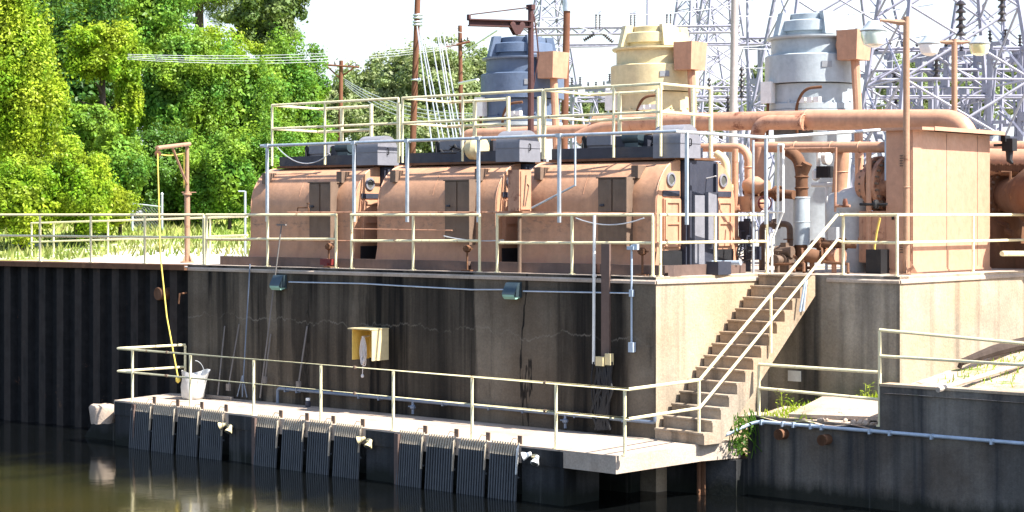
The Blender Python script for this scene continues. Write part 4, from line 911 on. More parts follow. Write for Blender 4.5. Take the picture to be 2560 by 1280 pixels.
for sx_, lm in ((-1, 'white'), (1, 'lampyellow')):
    c = V((q.x+sx_*.52, q.y, zat(q, 108))); lamp_head('x', c, .23, lm, e, .9)
# ================================================================ rusty pump at the right edge
e = empty('rusty_pump', AB(3.0, 11, 0), 'big rust-brown flanged pump casing at the right edge behind the cabinet', 'pump')
q = PT(2510, 490, 9.2); mb = MB(); mb.lathe(q, [(.3, -.6), (.34, -.1), (.52, -.09), (.52, .0), (.40, .01), (.40, .12), (.52, .13), (.52, .2), (.36, .22), (.42, .8), (.6, 1.3), (.6, 2.4), (.3, 2.6)], 24, A*.8-B*.55); mb.build('casing', M['rust'], e)
ax = (A*.8-B*.55).normalized(); w_ = ax.cross(Z); mb = MB()
for k in range(20): d = Z*math.cos(k*math.pi/10)+w_*math.sin(k*math.pi/10); mb.cyl(q+d*.46-ax*.14, q+d*.46+ax*.26, .03, n=6)
mb.build('bolts', M['brown'], e)
mb = MB(); mb.tube([PT(2470, 372, 9.4), PT(2700, 372, 9.4)], .16, 14); mb.tube([PT(2470, 405, 9.0), PT(2700, 410, 9.0)], .28, 14); mb.build('upper_pipe', M['orange'], e)
mb = MB(); mb.cyl(q-Z*.4, V((q.x, q.y, 0)), .45, n=14); mb.cyl(q-Z*.3+A*1.4, V((*(q+A*1.4)[:2], 0)), .4, n=14); mb.cbox(q+A*.6-Z*1.2, 2.4, .5, .5)
rr = random.Random(4)
for i in range(26): c = q+A*rr.uniform(-.3, 2.2)-B*rr.uniform(.3, .6)+Z*rr.uniform(-.9, .75); mb.tube([c, c+A*rr.uniform(-.3, .3), c+A*rr.uniform(-.3, .3)+Z*rr.uniform(-.3, .3)], rr.uniform(.02, .06), 6)
for i in range(30): mb.cbox(PT(2480+i*6, 418+2*(i % 3), 8.7), .05, .05, .14)
mb.build('base_frame', M['rust'], e)
mb = MB(); mb.cyl(BT(2505, 634, 3.4), BT(2640, 634, 3.4), .05, n=8); thing(mb, 'skid_rail', 'yellow', 'short yellow bar low before the rusty pump at the right edge', 'bar')
mb = MB(); q = AB(2.75, 7.75, 2.42); mb.cbox(q, .22, .2, .24); mb.cbox(q+V((-.08, 0, .12)), .1, .2, .12); mb.tube([q, q-Z*.3, q-Z*.36+A*.06], [.09, .06, .03], 8); mb.tube([q, q-A*.32], .03, 6); thing(mb, 'clamp_light', 'black', 'black clamp lamp beside the upper right corner of the cabinet roof', 'lamp')
# ================================================================ jib crane
TJ = 3.4
q = AT(1327, 320, TJ); e = empty('jib_crane', V((q.x, q.y, 0)), 'dark rusty jib crane with a level boom above the blue motor', 'crane')
mb = MB(); mb.cyl(V((q.x, q.y, 0)), V((q.x, q.y, zat(q, 15))), .075, .06, n=10); mb.cbox(V((q.x, q.y, zat(q, 18))), .15, .12, .1); mb.build('mast', M['darkrust'], e)
bd = (P(1172, 62, 38.4)-P(1327, 61, q.y)); bd.z = 0; bdu = bd.normalized(); bw = Z.cross(bdu); 
b0 = V((q.x, q.y, zat(q, 61)))
mb = MB()
for dz, hh, ww in ((.06, .025, .16), (-.06, .025, .16), (0, .14, .02)): mb.obox(b0-bw*ww/2+Z*(dz-hh/2), bd, bw*ww, Z*hh)
mb.cbox(b0+bd+Z*.10, .06, .06, .12); mb.build('boom', M['darkrust'], e)
mb = MB(); mb.tube([b0+bd*.97+Z*.16, V((q.x, q.y, zat(q, 18)))], .014, 6); mb.build('tie_rod', M['darkrust'], e)
mb = MB(); tc = b0+bd*.23; 
for dx in (-.1, .1):
    for sd in (-1, 1): mb.lathe(tc+bdu*dx+bw*sd*.06-Z*.02, [(.02, -.02), (.06, -.015), (.06, .015), (.02, .02)], 10, bw)
mb.extrude([tc+bw*-.10+bdu*-.16+Z*-.03, tc+bw*-.10+bdu*.16+Z*-.03, tc+bw*-.10+bdu*.05-Z*.22, tc+bw*-.10-bdu*.05-Z*.22], bw*.02); mb.extrude([tc+bw*.08+bdu*-.16+Z*-.03, tc+bw*.08+bdu*.16+Z*-.03, tc+bw*.08+bdu*.05-Z*.22, tc+bw*.08-bdu*.05-Z*.22], bw*.02); mb.cyl(tc-bw*.1-Z*.19, tc+bw*.1-Z*.19, .02, n=8)
mb.build('trolley', M['darkrust'], e)
mb = MB(); mx = lambda y, dx: V((q.x+dx, q.y, zat(q, y))); mb.tube([mx(35, .06), mx(85, .12), mx(138, .16), mx(235, .03)], .016, 6); mb.tube([mx(130, .0), mx(130, .16)], .014, 6); mb.build('brace', M['darkrust'], e)
# ================================================================ things on the dock wall and walkway
def wall_light(px, py, label, fl):
    q = AT(px, py, 0); q.z -= .0
    e = empty('flood_light', q, label, 'flood light')
    w = .30
    mb = MB(); o_ = q-A*w/2
    mb.extrude([o_+B*-.005+Z*.15, o_-B*.09+Z*.15, o_-B*.21-Z*.06, o_-B*.17-Z*.10, o_+B*-.005-Z*.10], A*w); mb.extrude([o_-A*.012-B*.005+Z*.16, o_-A*.012-B*.03+Z*.16, o_-A*.012-B*.03-Z*.12, o_-A*.012-B*.005-Z*.12], A*(w+.024))
    h = mb.build('housing', M['teal'], e)
    mb = MB(); o_ = q-A*(w/2-.015); mb.extrude([o_-B*.175-Z*.102, o_-B*.205-Z*.065, o_-B*.20-Z*.10, o_-B*.15-Z*.15, o_-B*.03-Z*.13, o_-B*.03-Z*.102], A*(w-.03)); mb.build('lens', M['lens'], h)
wall_light(704, 706, 'left flood lamp with a green lens on the dark dock wall', 1)
wall_light(1288, 727, 'right flood lamp with a green lens on the dark dock wall', 0)
TW = -.03
e = empty('conduit', AT(1578, 735, TW), 'thin pale conduit linking the two flood lamps along the dock wall', 'conduit')
MB().tube([AT(722, 705, TW), AT(905, 709, TW), AT(1010, 715, TW), AT(1180, 724, TW), AT(1268, 724, TW)], .014, 6).build('pipe', M['bluewhite'], e)
MB().tube([AT(1308, 728, TW), AT(1578, 733, TW)], .014, 6).build('pipe', M['bluewhite'], e)
e = empty('outlet_conduit', AT(1580, 870, TW), 'vertical conduit ending in a small outlet box near the dock corner', 'conduit')
mb = MB(); p = AT(1579, 868, -.035); mb.tube([V((p.x, p.y, .55)), V((p.x, p.y, p.z))], .018, 8); mb.build('pipe', M['bluewhite'], e)
mb = MB(); mb.cbox(AT(1579, 733, -.05), .07, .06, .12); mb.build('tee_box', M['bluewhite'], e)
mb = MB(); mb.cbox(AT(1580, 868, -.06), .10, .09, .17); mb.build('outlet_box', M['bluewhite'], e)
mb = MB(); p = AT(1580, 620, -.03); mb.cbox(p, .14, .12, .06); mb.cbox(p+A*.08+Z*.02, .10, .06, .10); mb.build('switch', M['bluewhite'], e)
p = AT(1486, 545, -.05); q = AT(1484, 910, -.05); mb = MB(); mb.tube([V((p.x, p.y, 1.06)), V((q.x, q.y, q.z))], .027, 8); mb.cbox(V((p.x, p.y, .0)), .05, .06, .05)
thing(mb, 'white_riser_pipe', 'white', 'pale vertical pipe from the deck rail down the dock wall left of the brown channel', 'pipe')
e = empty('steel_channel', AT(1512, 900, -.05), 'brown vertical steel channel bolted on the dock wall with cables below', 'channel')
s_ = sA(1513, -.05); mb = MB(); mb.ab(s_-.09, s_+.09, -.05, -.004, AT(1512, 905, 0).z, .56); mb.build('channel', M['kerb'], e)
mb = MB(); mb.cbox(AT(1503, 903, -.14), .16, .12, .16); mb.cbox(AT(1523, 898, -.11), .12, .1, .2); mb.build('junction_box', M['cream'], e)
mb = MB(); rr = random.Random(8)
for i in range(16): x_ = rr.uniform(1488, 1530); mb.tube([AT(x_, 905, -.10), AT(x_+rr.uniform(-12, 14), 975, -.10-rr.uniform(0, .06)), AT(x_+rr.uniform(-18, 12), 1030, -.12), AT(x_+rr.uniform(-10, 6), 1075, -.14)], .03, 6)
mb.build('cable_bundle', M['black'], e)
mb = MB(); mb.tube([AT(1484, 905, -.06), AT(1479, 940, -.12), AT(1480, 990, -.14), AT(1488, 1035, -.15)], .016, 6); mb.cbox(AT(1478, 965, -.14), .05, .05, .06); thing(mb, 'hanging_cable', 'black', 'black cable hanging from the foot of the white riser pipe', 'cable')
# base pipe
e = empty('water_pipe', AT(1100, 1060, -.1), 'blue-grey water pipe low along the foot of the dock wall', 'pipe')
z_ = -2.46; a_, b_ = AT(694, 0, -.10), AT(1637, 0, -.10)
mb = MB(); mb.tube(bend([V((a_.x, a_.y, ZP+.005)), V((a_.x, a_.y, z_)), V((b_.x, b_.y, z_-.02)), V((b_.x, b_.y, z_+.08))], .08), .032, 8); mb.build('pipe', M['pipeblue'], e)
for px in (716, 745, 900, 950, 1110, 1225, 1310, 1440, 1560): p = AT(px, 0, -.08); MB().cbox(V((p.x, p.y, z_-.01)), .03, .12, .10).build('clamp', M['pipeblue'], e)
for px in (1032, 1413):
    p = AT(px, 0, -.12); mb = MB(); mb.cyl(V((p.x, p.y, z_)), V((p.x, p.y, z_-.26)), .025, n=8); mb.lathe(V((p.x, p.y, z_-.13)), [(.02, -.05), (.055, -.02), (.055, .02), (.02, .05)], 10); mb.tube([V((p.x, p.y, z_-.12)), V((p.x, p.y, z_-.12))-A*.09-B*.03], .014, 6); mb.build('tap', M['pipeblue'], e)
mb = MB(); p = AT(770, 1012, -.22); mb.lathe(V((p.x, p.y, ZP+.004)), [(.05, 0), (.055, .02), (.055, .10), (.03, .13)], 12); e = tag(empty('bottle', V((p.x, p.y, ZP)), 'small dark can with a white lid standing at the wall foot under the pipe', 'can')); mb.build('body', M['navy'], e)
mb = MB(); mb.lathe(V((p.x, p.y, ZP+.134)), [(.045, 0), (.045, .05), (.03, .055)], 12); mb.build('lid', M['white'], e)
# yellow life-line box with rope
e = empty('rope_box', AT(920, 900, 0), 'open yellow box on the dock wall', 'box')
s0_, s1_ = sA(896, -.02), sA(960, -.02); zt_, zb_ = AT(925, 820, 0).z, AT(925, 896, 0).z; dp = -.46
s0_ = sA(880, dp); s1_ = sA(930, dp)
mb = MB(); mb.ab(s0_, s0_+.018, dp, -.004, zb_, zt_); mb.ab(s0_+.02, s1_-.02, -.02, -.004, zb_+.02, zt_); mb.build('frame', M['boxyellow'], e)
mb = MB(); mb.ab(s1_-.018, s1_, dp, -.004, zb_, zt_); mb.build('side', M['cream'], e)
mb = MB(); mb.ab(s0_-.05, s1_+.01, dp-.07, -.004, zt_+.002, zt_+.022); mb.build('lid', M['cream'], e)
e['label'] = 'open pale yellow box with a lid mounted on the dock wall, rope inside'
mb = MB(); rr = random.Random(6); pc_ = AT(908, 842, -.34)
mb.tube([pc_-A*.12+B*.3, pc_-B*.02], .02, 6)
for i in range(10):
    wd = rr.uniform(.03, .10); ln = rr.uniform(.34, .58); ox = rr.uniform(-.03, .03); oy = rr.uniform(-.06, .06); pts = []
    for k in range(21):
        a_ = 2*math.pi*k/20; pts.append(pc_+A*(ox+wd*math.sin(a_)*(.45+.55*(1-math.cos(a_))/2))+B*oy*(1-math.cos(a_))/2-Z*ln*(1-math.cos(a_))/2+B*.012*math.sin(a_*2+i))
    mb.tube(pts, .011, 5, False)
mb.tube([pc_-Z*.5, pc_-Z*.72-A*.02], .008, 5); mb.lathe(pc_-Z*.76-A*.02, [(.01, -.03), (.03, -.02), (.03, .02), (.01, .04)], 8)
thing(mb, 'rope_coil', 'rope', 'coiled white rope hanging in the open yellow box', 'rope', ang=60)
# long-handled tools leaning on the wall
def tool(p0, p1, t0, t1, label, head, mat='tool', r=.016):
    a_ = AT(*p0, t0); b_ = AT(*p1, t1); b_.z = max(b_.z, ZP+.02)
    e = empty('leaning_tool', V((b_.x, b_.y, ZP)), label, 'tool')
    MB().tube([a_, b_], r, 6).build('handle', M[mat], e)
    mb = MB()
    if head == 'bar': mb.cbox(b_, .9, .07, .05)
    if head == 'rake': 
        for d in (-.16, .0, .14): mb.tube([b_+Z*.42, b_+A*d-Z*.02], .012, 5)
    if head == 'brush': mb.cbox(b_, .10, .05, .14)
    if head == 'tee': mb.cbox(a_, .26, .04, .03)
    mb.build('head', M[mat], e)
tool((562, 815), (544, 992), -.02, -.35, 'pale squeegee pole leaning on the dock wall just right of the white sack', 'bar')
tool((598, 810), (571, 968), -.02, -.28, 'thin brush pole leaning second from the white sack', 'brush')
tool((625, 660), (606, 990), -.05, -.3, 'long dark rake hanging from the deck edge to a splayed three-prong foot', 'rake', 'pipeblue', .013)
tool((704, 562), (650, 995), .05, -.3, 'very long pole with a tee top reaching from deck rail to walkway', 'tee', 'tool', .016)
tool((677, 835), (662, 950), -.02, -.12, 'short pole leaning beside the very long tee-topped pole', 'brush', 'tool', .018)
tool((768, 815), (746, 962), -.02, -.22, 'single grey paddle pole leaning midway between the tools and the yellow box', 'brush', 'tool', .018)
# ---- bar racks
RK = [[(332, 383), (388, 442), (450, 502), (508, 563)], [(644, 700), (711, 765), (775, 831), (841, 906)], [(999, 1062), (1071, 1141), (1151, 1220), (1229, 1300)]]
ordn = ('first', 'second', 'third', 'fourth'); bay = ('left bay below the white sack', 'middle bay below the leaning tools', 'right bay toward the platform corner')
rr = random.Random(21); ztp = ZP+.03
for bi, racks in enumerate(RK):
    for ri, (xa, xb) in enumerate(racks):
        a_, b_ = frs(xa), frs(xb); wd = (b_-a_).length; c = (a_+b_)/2
        e = empty('bar_rack', V((c.x, c.y, ZW-.5)), 'dark trash rack, %s from left in the %s' % (ordn[ri], bay[bi]), 'bar rack', 'trash racks hanging along the walkway edge')
        nb = int(round(wd/.060)); mb = MB(); mt_ = MB(); dz = rr.uniform(-.01, .02); zb_ = ZW-.55; zk = ZP-.17+rr.uniform(-.02, .02)
        for k in range(nb):
            p = a_.lerp(b_, (k+.5)/nb)
            o_ = p+FN*.065-FD*.013; mb.extrude([o_+Z*zk, o_+FN*.085+Z*zb_, o_+FN*.04+Z*zb_, o_-FN*.04+Z*zk], FD*.024)
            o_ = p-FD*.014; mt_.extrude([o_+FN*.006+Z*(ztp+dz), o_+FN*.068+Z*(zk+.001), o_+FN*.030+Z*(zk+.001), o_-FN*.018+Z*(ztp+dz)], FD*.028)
        for z_ in (ZP-.55, ZP-.19): mb.obox(a_+FN*.02+Z*z_, b_-a_, FN*.02, Z*.03)
        mb.build('bars', M['rackdark'], e); mt_.build('bar_tops', M['rack_lit'], e)
        mb = MB(); p = b_-FD*.022+FN*.01; hl = rr.uniform(.36, .60); mb.extrude([p+Z*(ztp-.02), p+FN*.06+Z*(ZP-.06), p+FN*.09+Z*(ZP-hl), p+FN*.06+Z*(ZP-hl)], FD*.018); mb.build('side_frame', M['rack_lit'] if ri < 3 or bi < 2 else M['white'], e)
        mb = MB(); p = a_.lerp(b_, .86)-FN*.10; mb.cbox(V((p.x, p.y, ZP+.075)), .09, .02, .14); mb.tube([V((p.x, p.y, ZP+.08)), V((p.x, p.y, ZP+.1))-FD*.1+FN*.06, V((p.x, p.y, ZP))-FD*.12+FN*.12], .007, 5); mb.build('lifting_tag', M['brown'], e)
# ---- twin spot lamps
for (x_, y_, lab, tilt) in ((577, 1066, 'pair of cream spot lamps on the pier between left and middle racks', 0), (925, 1102, 'pair of cream spot lamps on the pier between middle and right racks', 1), (1340, 1142, 'pair of white spot lamps right of the last rack near the platform corner', 2)):
    p = frs(x_); p.z = zat(p, y_); e = empty('twin_spot_lamp', p, lab, 'spot lamp', 'spot lamps on the platform piers')
    mb = MB(); mb.lathe(p, [(.05, -.01), (.05, .05), (.03, .06)], 12, FN); mb.tube([p+FN*.05-FD*.05, p+FN*.06, p+FN*.05+FD*.05], .016, 6); mb.build('mount', M['cream'], e)
    for sd in (-1, 1):
        q_ = p+FN*.07+FD*sd*.085+Z*(.02-.02*sd)
        d = (FN*.7+FD*(-.8 if sd < 0 else .1)-Z*(.35 if sd < 0 else .9)).normalized()
        mb = MB(); mb.lathe(q_, [(.02, -.04), (.036, -.03), (.038, .02), (.05, .05), (.072, .10), (.076, .12), (.06, .125)], 16, d); h = mb.build('lamp_head', M['cream' if tilt < 2 else 'white'], e)
        mb = MB(); mb.lathe(q_+d*.126, [(.06, 0), (.035, .01), (.005, .014)], 14, d); mb.build('glass', M['glassdark'], h)
# ---- right: grey pipe, stubs, sign, weeds
e = empty('grey_pipe', AB(4, .8, -2.6), 'long pale blue-grey pipe along the right retaining wall with a bend at the stair foot', 'pipe')
tp = .80; pts = [AT(1782, 1108, .15)+Z*.04, AT(1886, 1050, tp-.03), AT(1898, 1056, tp-.03)]; q1_ = AT(2700, 1112, tp-.03)
q0_ = AT(1900, 1056, tp-.03); zz = q0_.z
mb = MB(); mb.tube(bend([pts[0], V((*AT(1890, 0, tp-.03)[:2], zz+.01)), V((q1_.x, q1_.y, zz+.02))], .15), .030, 10); mb.build('pipe', M['bluewhite'], e)
for px in (1905, 1958, 1985, 2028, 2055, 2175, 2225, 2330, 2480): p = AT(px, 0, tp-.03); MB().cbox(V((p.x, p.y, zz+.005)), .035, .09, .085).build('clamp', M['bluewhite'], e)
for px, py, lb in ((1962, 1084, 'rusty pipe stub through the low retaining wall, nearer the stairs'), (2070, 1098, 'rusty pipe stub through the low retaining wall, nearer the raised part')):
    p = AT(px, py, .85); mb = MB(); mb.cyl(p+B*.05, p-B*.20, .088, n=18); mb.lathe(p-B*.20, [(.088, 0), (.092, -.0), (.07, .001), (.065, .15)], 18, B); thing(mb, 'pipe_stub', 'rust', lb, 'pipe', 'rusty pipe stubs through the retaining wall')
p = AT(1986, 940, 2.88); mb = MB(); mb.cbox(p, .27, .012, .19); thing(mb, 'sign_plate', 'white', 'small blank white sign on the shaded wall right of the stairs', 'sign')
# ================================================================ poles, wires, towers, substation
def pole(name, px0, py0, px1, py1, D, r, mat, label, arms=(), group=None, zb=None):
    a_, b_ = P(px0, py0, D), P(px1, py1, D); d = (b_-a_).normalized(); zb = gz(b_.x, b_.y)-.2 if zb is None else zb
    b_ = a_+d*((a_.z-zb)/-d.z)
    e = empty(name, b_, label, 'pole', group)
    MB().tube([b_, a_], [r*1.12, r*.92], 12).build('pole', M[mat], e)
    for (xa, ya, xb, yb, w) in arms:
        mb = MB(); p, q = P(xa, ya, D-.15), P(xb, yb, D-.15); mb.tube([p, q], w, 6)
        mb.build('crossarm', M[mat if mat == 'wood' else 'galv'], e)
        mb = MB()
        for k in (.08, .3, .7, .92): c = p.lerp(q, k); mb.lathe(c+Z*w, [(.03, 0), (.06, .03), (.04, .08), (.06, .1), (.03, .16)], 8)
        mb.build('insulator', M['porcelain'], e)
    return e
e = pole('utility_pole', 1046, -60, 1031, 390, 66, .105, 'wood', 'tall brown wooden pole with wrapped bands, left of the pale guy strands')
mb = MB()
for y in (38, 45, 55, 62, 200): p = P(1046-15*(y+60)/450, y, 66); mb.torus(p, Z, .12, .035, 14); mb.lathe(p+V((.14, -.05, 0)), [(.02, -.08), (.07, -.05), (.07, .05), (.02, .08)], 8, V((1, 0, .3)))
mb.build('clamp', M['galv'], e)
pole('utility_pole', 853, 150, 850, 400, 88, .10, 'wood', 'short brown pole with one crossarm among the trees', ((812, 162, 898, 168, .05),))
D3 = 88; mb = MB(); mb.tube([P(818, 166, D3), P(850, 196, D3)], .04, 6); mb.tube([P(884, 170, D3), P(855, 190, D3)], .04, 6); thing(mb, 'crossarm_brace', 'wood', 'diagonal braces under the crossarm of the short brown pole', 'brace')
pole('utility_pole', 1150, 64, 1153, 340, 74, .085, 'wood', 'thin brown pole with a slanted crossarm left of the blue motor', ((1112, 119, 1175, 104, .05),))
e = pole('utility_pole', 1419, -60, 1411, 330, 56, .105, 'wood', 'brown wooden pole with grey sheathed top just right of the blue motor')
mb = MB(); mb.tube([P(1420, -60, 56), P(1418, 28, 56)], .13, 12); mb.build('sheath', M['galv'], e)
pole('steel_pole', 1838, -60, 1833, 300, 56, .115, 'palewood', 'thick pale grey pole between the cream and silver motors')
pole('steel_pole', 1619, -40, 1618, 110, 62, .036, 'steel', 'thin grey mast rising behind the cream motor')
pole('steel_pole', 1868, -40, 1870, 300, 66, .05, 'steel', 'thin grey mast just right of the thick pale pole')
# wires
def wires(name, label, ps, r, mat='wire', group=None):
    for (p, q, d) in ps:
        thing(MB().tube(sag(p, q, d, 14), r, 4, False), name, mat, label, 'wire', group, base=p)
wires('power_line', 'pale power line strung from the left trees to the thin brown pole', [(P(318, 136+i*4, 60.4), P(1150, 106+i*4, 74), .22+.04*i) for i in range(4)], .009, 'wire', 'power lines across the left trees')
wires('power_line', 'sagging cable from the short crossarm pole toward the blue motor', [(P(862, 198+i*4, 87), P(1230, 282+i*3, 62), .5+.1*i) for i in range(4)], .018, 'wire', 'cables dipping right from the short pole')
wires('guy_strand', 'pale guy strand fanning down right of the tall brown pole', [(P(1050, 82, 66), P(1108, 400, 62), 0), (P(1060, 110, 66), P(1120, 400, 62), 0), (P(1078, 92, 66), P(1132, 395, 62), .05), (P(1092, 76, 66), P(1142, 395, 62), 0), (P(1098, 80, 66), P(1150, 390, 62), .05), (P(1108, 84, 66), P(1160, 385, 62), 0), (P(1042, 60, 66), P(1082, 380, 60), 0)], .022, 'wire', 'pale guy strands')
wires('power_line', 'faint power line crossing the sky between the tall brown pole and the towers', [(P(1048, 40, 66), P(1400, 70, 110), .6), (P(1048, 55, 66), P(1750, 60, 118), 1.2), (P(1100, 5, 70), P(2000, -40, 90), .5), (P(1420, 30, 56), P(1990, -30, 66), .4), (P(1420, 60, 56), P(2240, 40, 56), .8), (P(1840, 40, 56), P(2700, -80, 60), .5), (P(1840, 120, 56), P(2600, 10, 60), .5), (P(1860, 170, 60), P(2700, 60, 60), .4), (P(1180, 75, 74), P(1520, 10, 90), .2)], .013, 'wire', 'power lines in the sky at right')
thing(MB().tube([P(1160, 130, 74), P(1245, 75, 60)], .03, 5), 'stay_rod', 'galv', 'grey diagonal stay rod between the thin brown pole and the jib boom', 'rod')
thing(MB().tube([P(1148, 209, 74), P(1195, 199, 72)], .06, 6), 'stub_arm', 'white', 'short pale arm sticking right from the thin brown pole', 'arm')
# lattice towers
def tower(name, px, D, hb, ht, H, npan, r, label, rot=.3, zb=0, mat='steel', group='steel lattice towers'):
    c = P(px, HZ, D); c.z = zb; mb = MB()
    def corner(k, z):
        h = hb+(ht-hb)*z/H; an = rot+math.pi/4+k*math.pi/2; return c+V((math.cos(an)*h*1.414, math.sin(an)*h*1.414, z))
    zs = [0]; 
    for i in range(npan): zs.append(zs[-1]+1.-.55*i/npan)
    zs = [z*H/zs[-1] for z in zs]
    for k in range(4):
        mb.tube([corner(k, 0), corner(k, H)], r*1.9, 4)
        for i in range(npan):
            mb.tube([corner(k, zs[i]), corner(k+1, zs[i+1])], r, 4, False); mb.tube([corner(k+1, zs[i]), corner(k, zs[i+1])], r, 4, False); (mb.tube([corner(k, zs[i+1]), corner(k+1, zs[i+1])], r*.8, 4, False) if i % 2 else None)
    return thing(mb, name, mat, label, 'lattice tower', group, base=c)
tower('lattice_tower', 1372, 120, 2.6, .25, 18, 12, .045, 'distant lattice tower behind the blue motor and jib mast')
tower('lattice_tower', 1735, 122, 2.4, .3, 19, 12, .045, 'distant lattice tower just right of the cream motor', .5)
tower('lattice_tower', 1800, 116, 2.5, .45, 18, 11, .045, 'distant lattice tower just left of the thick pale pole', .2)
tower('lattice_tower', 2078, 64, 3.0, .7, 13.5, 7, .034, 'lattice tower rising behind the silver motor', .12)
tower('lattice_tower', 2365, 56, 2.5, 1.0, 12, 6, .040, 'big near lattice tower behind the twin lamp post', .1)
tower('lattice_tower', 2540, 62, 2.3, .8, 13, 7, .034, 'near lattice tower cut by the right edge of the view', .35)
def beam(p, q, h, r, label, name='gantry_beam', n=10):
    mb = MB(); n2 = V((q-p).cross(Z)).normalized()*h*.5
    for o_ in (n2, -n2):
        for z in (0, h): mb.tube([p+o_+Z*z, q+o_+Z*z], r, 4)
        for i in range(n):
            a_, b_ = p.lerp(q, i/n), p.lerp(q, (i+1)/n)
            mb.tube([a_+o_+Z*(h if i % 2 else 0), b_+o_+Z*(0 if i % 2 else h)], r*.7, 4, False)
    return thing(mb, name, 'steel', label, 'beam')
beam(P(1290, 88, 105), P(1850, 80, 105), .35, .06, 'grey gantry beam high between the blue and cream motors', n=28)
beam(P(1420, 117, 100), P(1900, 112, 100), .12, .05, 'thinner grey gantry beam below the high one', n=20)
beam(P(1850, 110, 70), P(2200, 108, 70), .22, .05, 'pale gantry beam behind the silver motor top', n=14)
beam(P(2195, 128, 58), P(2700, 124, 58), .08, .04, 'brown-grey bus bar level with the twin lamps', n=6)
beam(P(2180, 200, 60), P(2700, 198, 60), .30, .05, 'double grey gantry beam behind the orange lamp post', n=12)
beam(P(2200, 246, 57), P(2700, 243, 57), .06, .03, 'thin rusty bus pipe above the fat header pipe', n=4)
beam(P(2380, 160, 64), P(2700, 155, 64), .2, .05, 'upper right grey gantry beam', n=8)
beam(P(1400, 255, 95), P(1900, 250, 95), .2, .05, 'low grey bus frame seen between the blue and cream motors', n=16)
beam(P(1770, 228, 75), P(1960, 226, 75), .15, .04, 'low grey bus frame left of the silver motor', n=6)
def insul(px, py, D, L, r, label, n=7, top=None, post=False, group='insulator stacks'):
    p = P(px, py, D); e = empty('insulator', p, label, 'insulator', group); mb = MB(); pr = [(r*.4, 0)]
    for i in range(n): z = -L*(i/n); pr += [(r*.4, z), (r, z-L/n*.45), (r*.9, z-L/n*.6), (r*.4, z-L/n*.65)]
    mb.lathe(p, pr[::-1], 12); mb.build('discs', M['porcelain'], e)
    mb = MB(); mb.cyl(p+Z*.25, p-Z*(L+.2), r*.25, n=6)
    if post: mb.cyl(p-Z*(L+.2), V((p.x, p.y, 0)), r*.7, n=8)
    mb.build('rod', M['steel'], e)
insul(2402, 2, 50, 1.0, .14, 'black insulator stack hanging high right of the orange lamp post', 5)
insul(2505, -8, 52, .75, .12, 'black insulator stack at the upper right near the big tower leg', 4)
insul(2341, 145, 56, .62, .12, 'black insulator stack under the left of the twin lamps', 4, post=True)
insul(1854, 168, 58, 1.0, .085, 'ribbed black post insulator just right of the thick pale pole', 6, post=True)
insul(1820, 240, 60, .6, .09, 'ribbed black post insulator just left of the thick pale pole', 4, post=True)
insul(1773, 195, 62, .9, .075, 'ribbed black post insulator right of the cream motor', 6, post=True)
insul(2416, 175, 60, .4, .14, 'short black insulator right of the twin lamp post', 3, post=True)
insul(2505, 180, 62, .5, .10, 'black insulator on the gantry beam near the right edge', 4, post=True)
insul(2236, 180, 60, .4, .10, 'short black insulator just left of the tall orange lamp post', 3, post=True)
insul(2240, 235, 58, .35, .10, 'low black insulator behind the fat header pipe', 3, post=True)
for i, (px, tx) in enumerate(((1495, 'left'), (1582, 'middle'), (1672, 'right'))):
    p = P(px, 72, 104); e = empty('switch_stack', p, '%s slim switch stack on the high gantry beam near the cream motor' % tx, 'switch', 'switch stacks on the gantry')
    mb = MB()
    for dx in (-.10, .10): mb.lathe(p+V((dx, 0, 0)), [(.05, 0)]+[x for k in range(8) for x in ((.035, .05+k*.09), (.06, .08+k*.09))]+[(.03, .82)], 8)
    mb.build('insulator', M['porcelain'], e); mb = MB(); mb.cbox(p+Z*.84, .34, .1, .05, V((1, 0, 0)), V((0, 1, 0))); mb.tube([p+Z*.84, p+V((.16, 0, .98))], .02, 5); mb.tube([p-Z*.02-V((.2, 0, 0)), p-Z*.02+V((.2, 0, 0))], .04, 5); mb.build('blade', M['steel'], e)
for px, dx, lb in ((1488, -10, 'dark insulator string slanting left under the high gantry beam'), (1507, 16, 'brown insulator string slanting right under the high gantry beam')):
    p = P(px, 84, 104); d = V((dx/20, 0, -.7 if dx > 0 else -.3)).normalized(); mb = MB(); mb.lathe(p, [x for k in range(6) for x in ((.05, .05+k*.12), (.12, .09+k*.12), (.10, .12+k*.12), (.05, .13+k*.12))], 10, d); thing(mb, 'insulator_string', 'porcelain', lb, 'insulator', base=p)
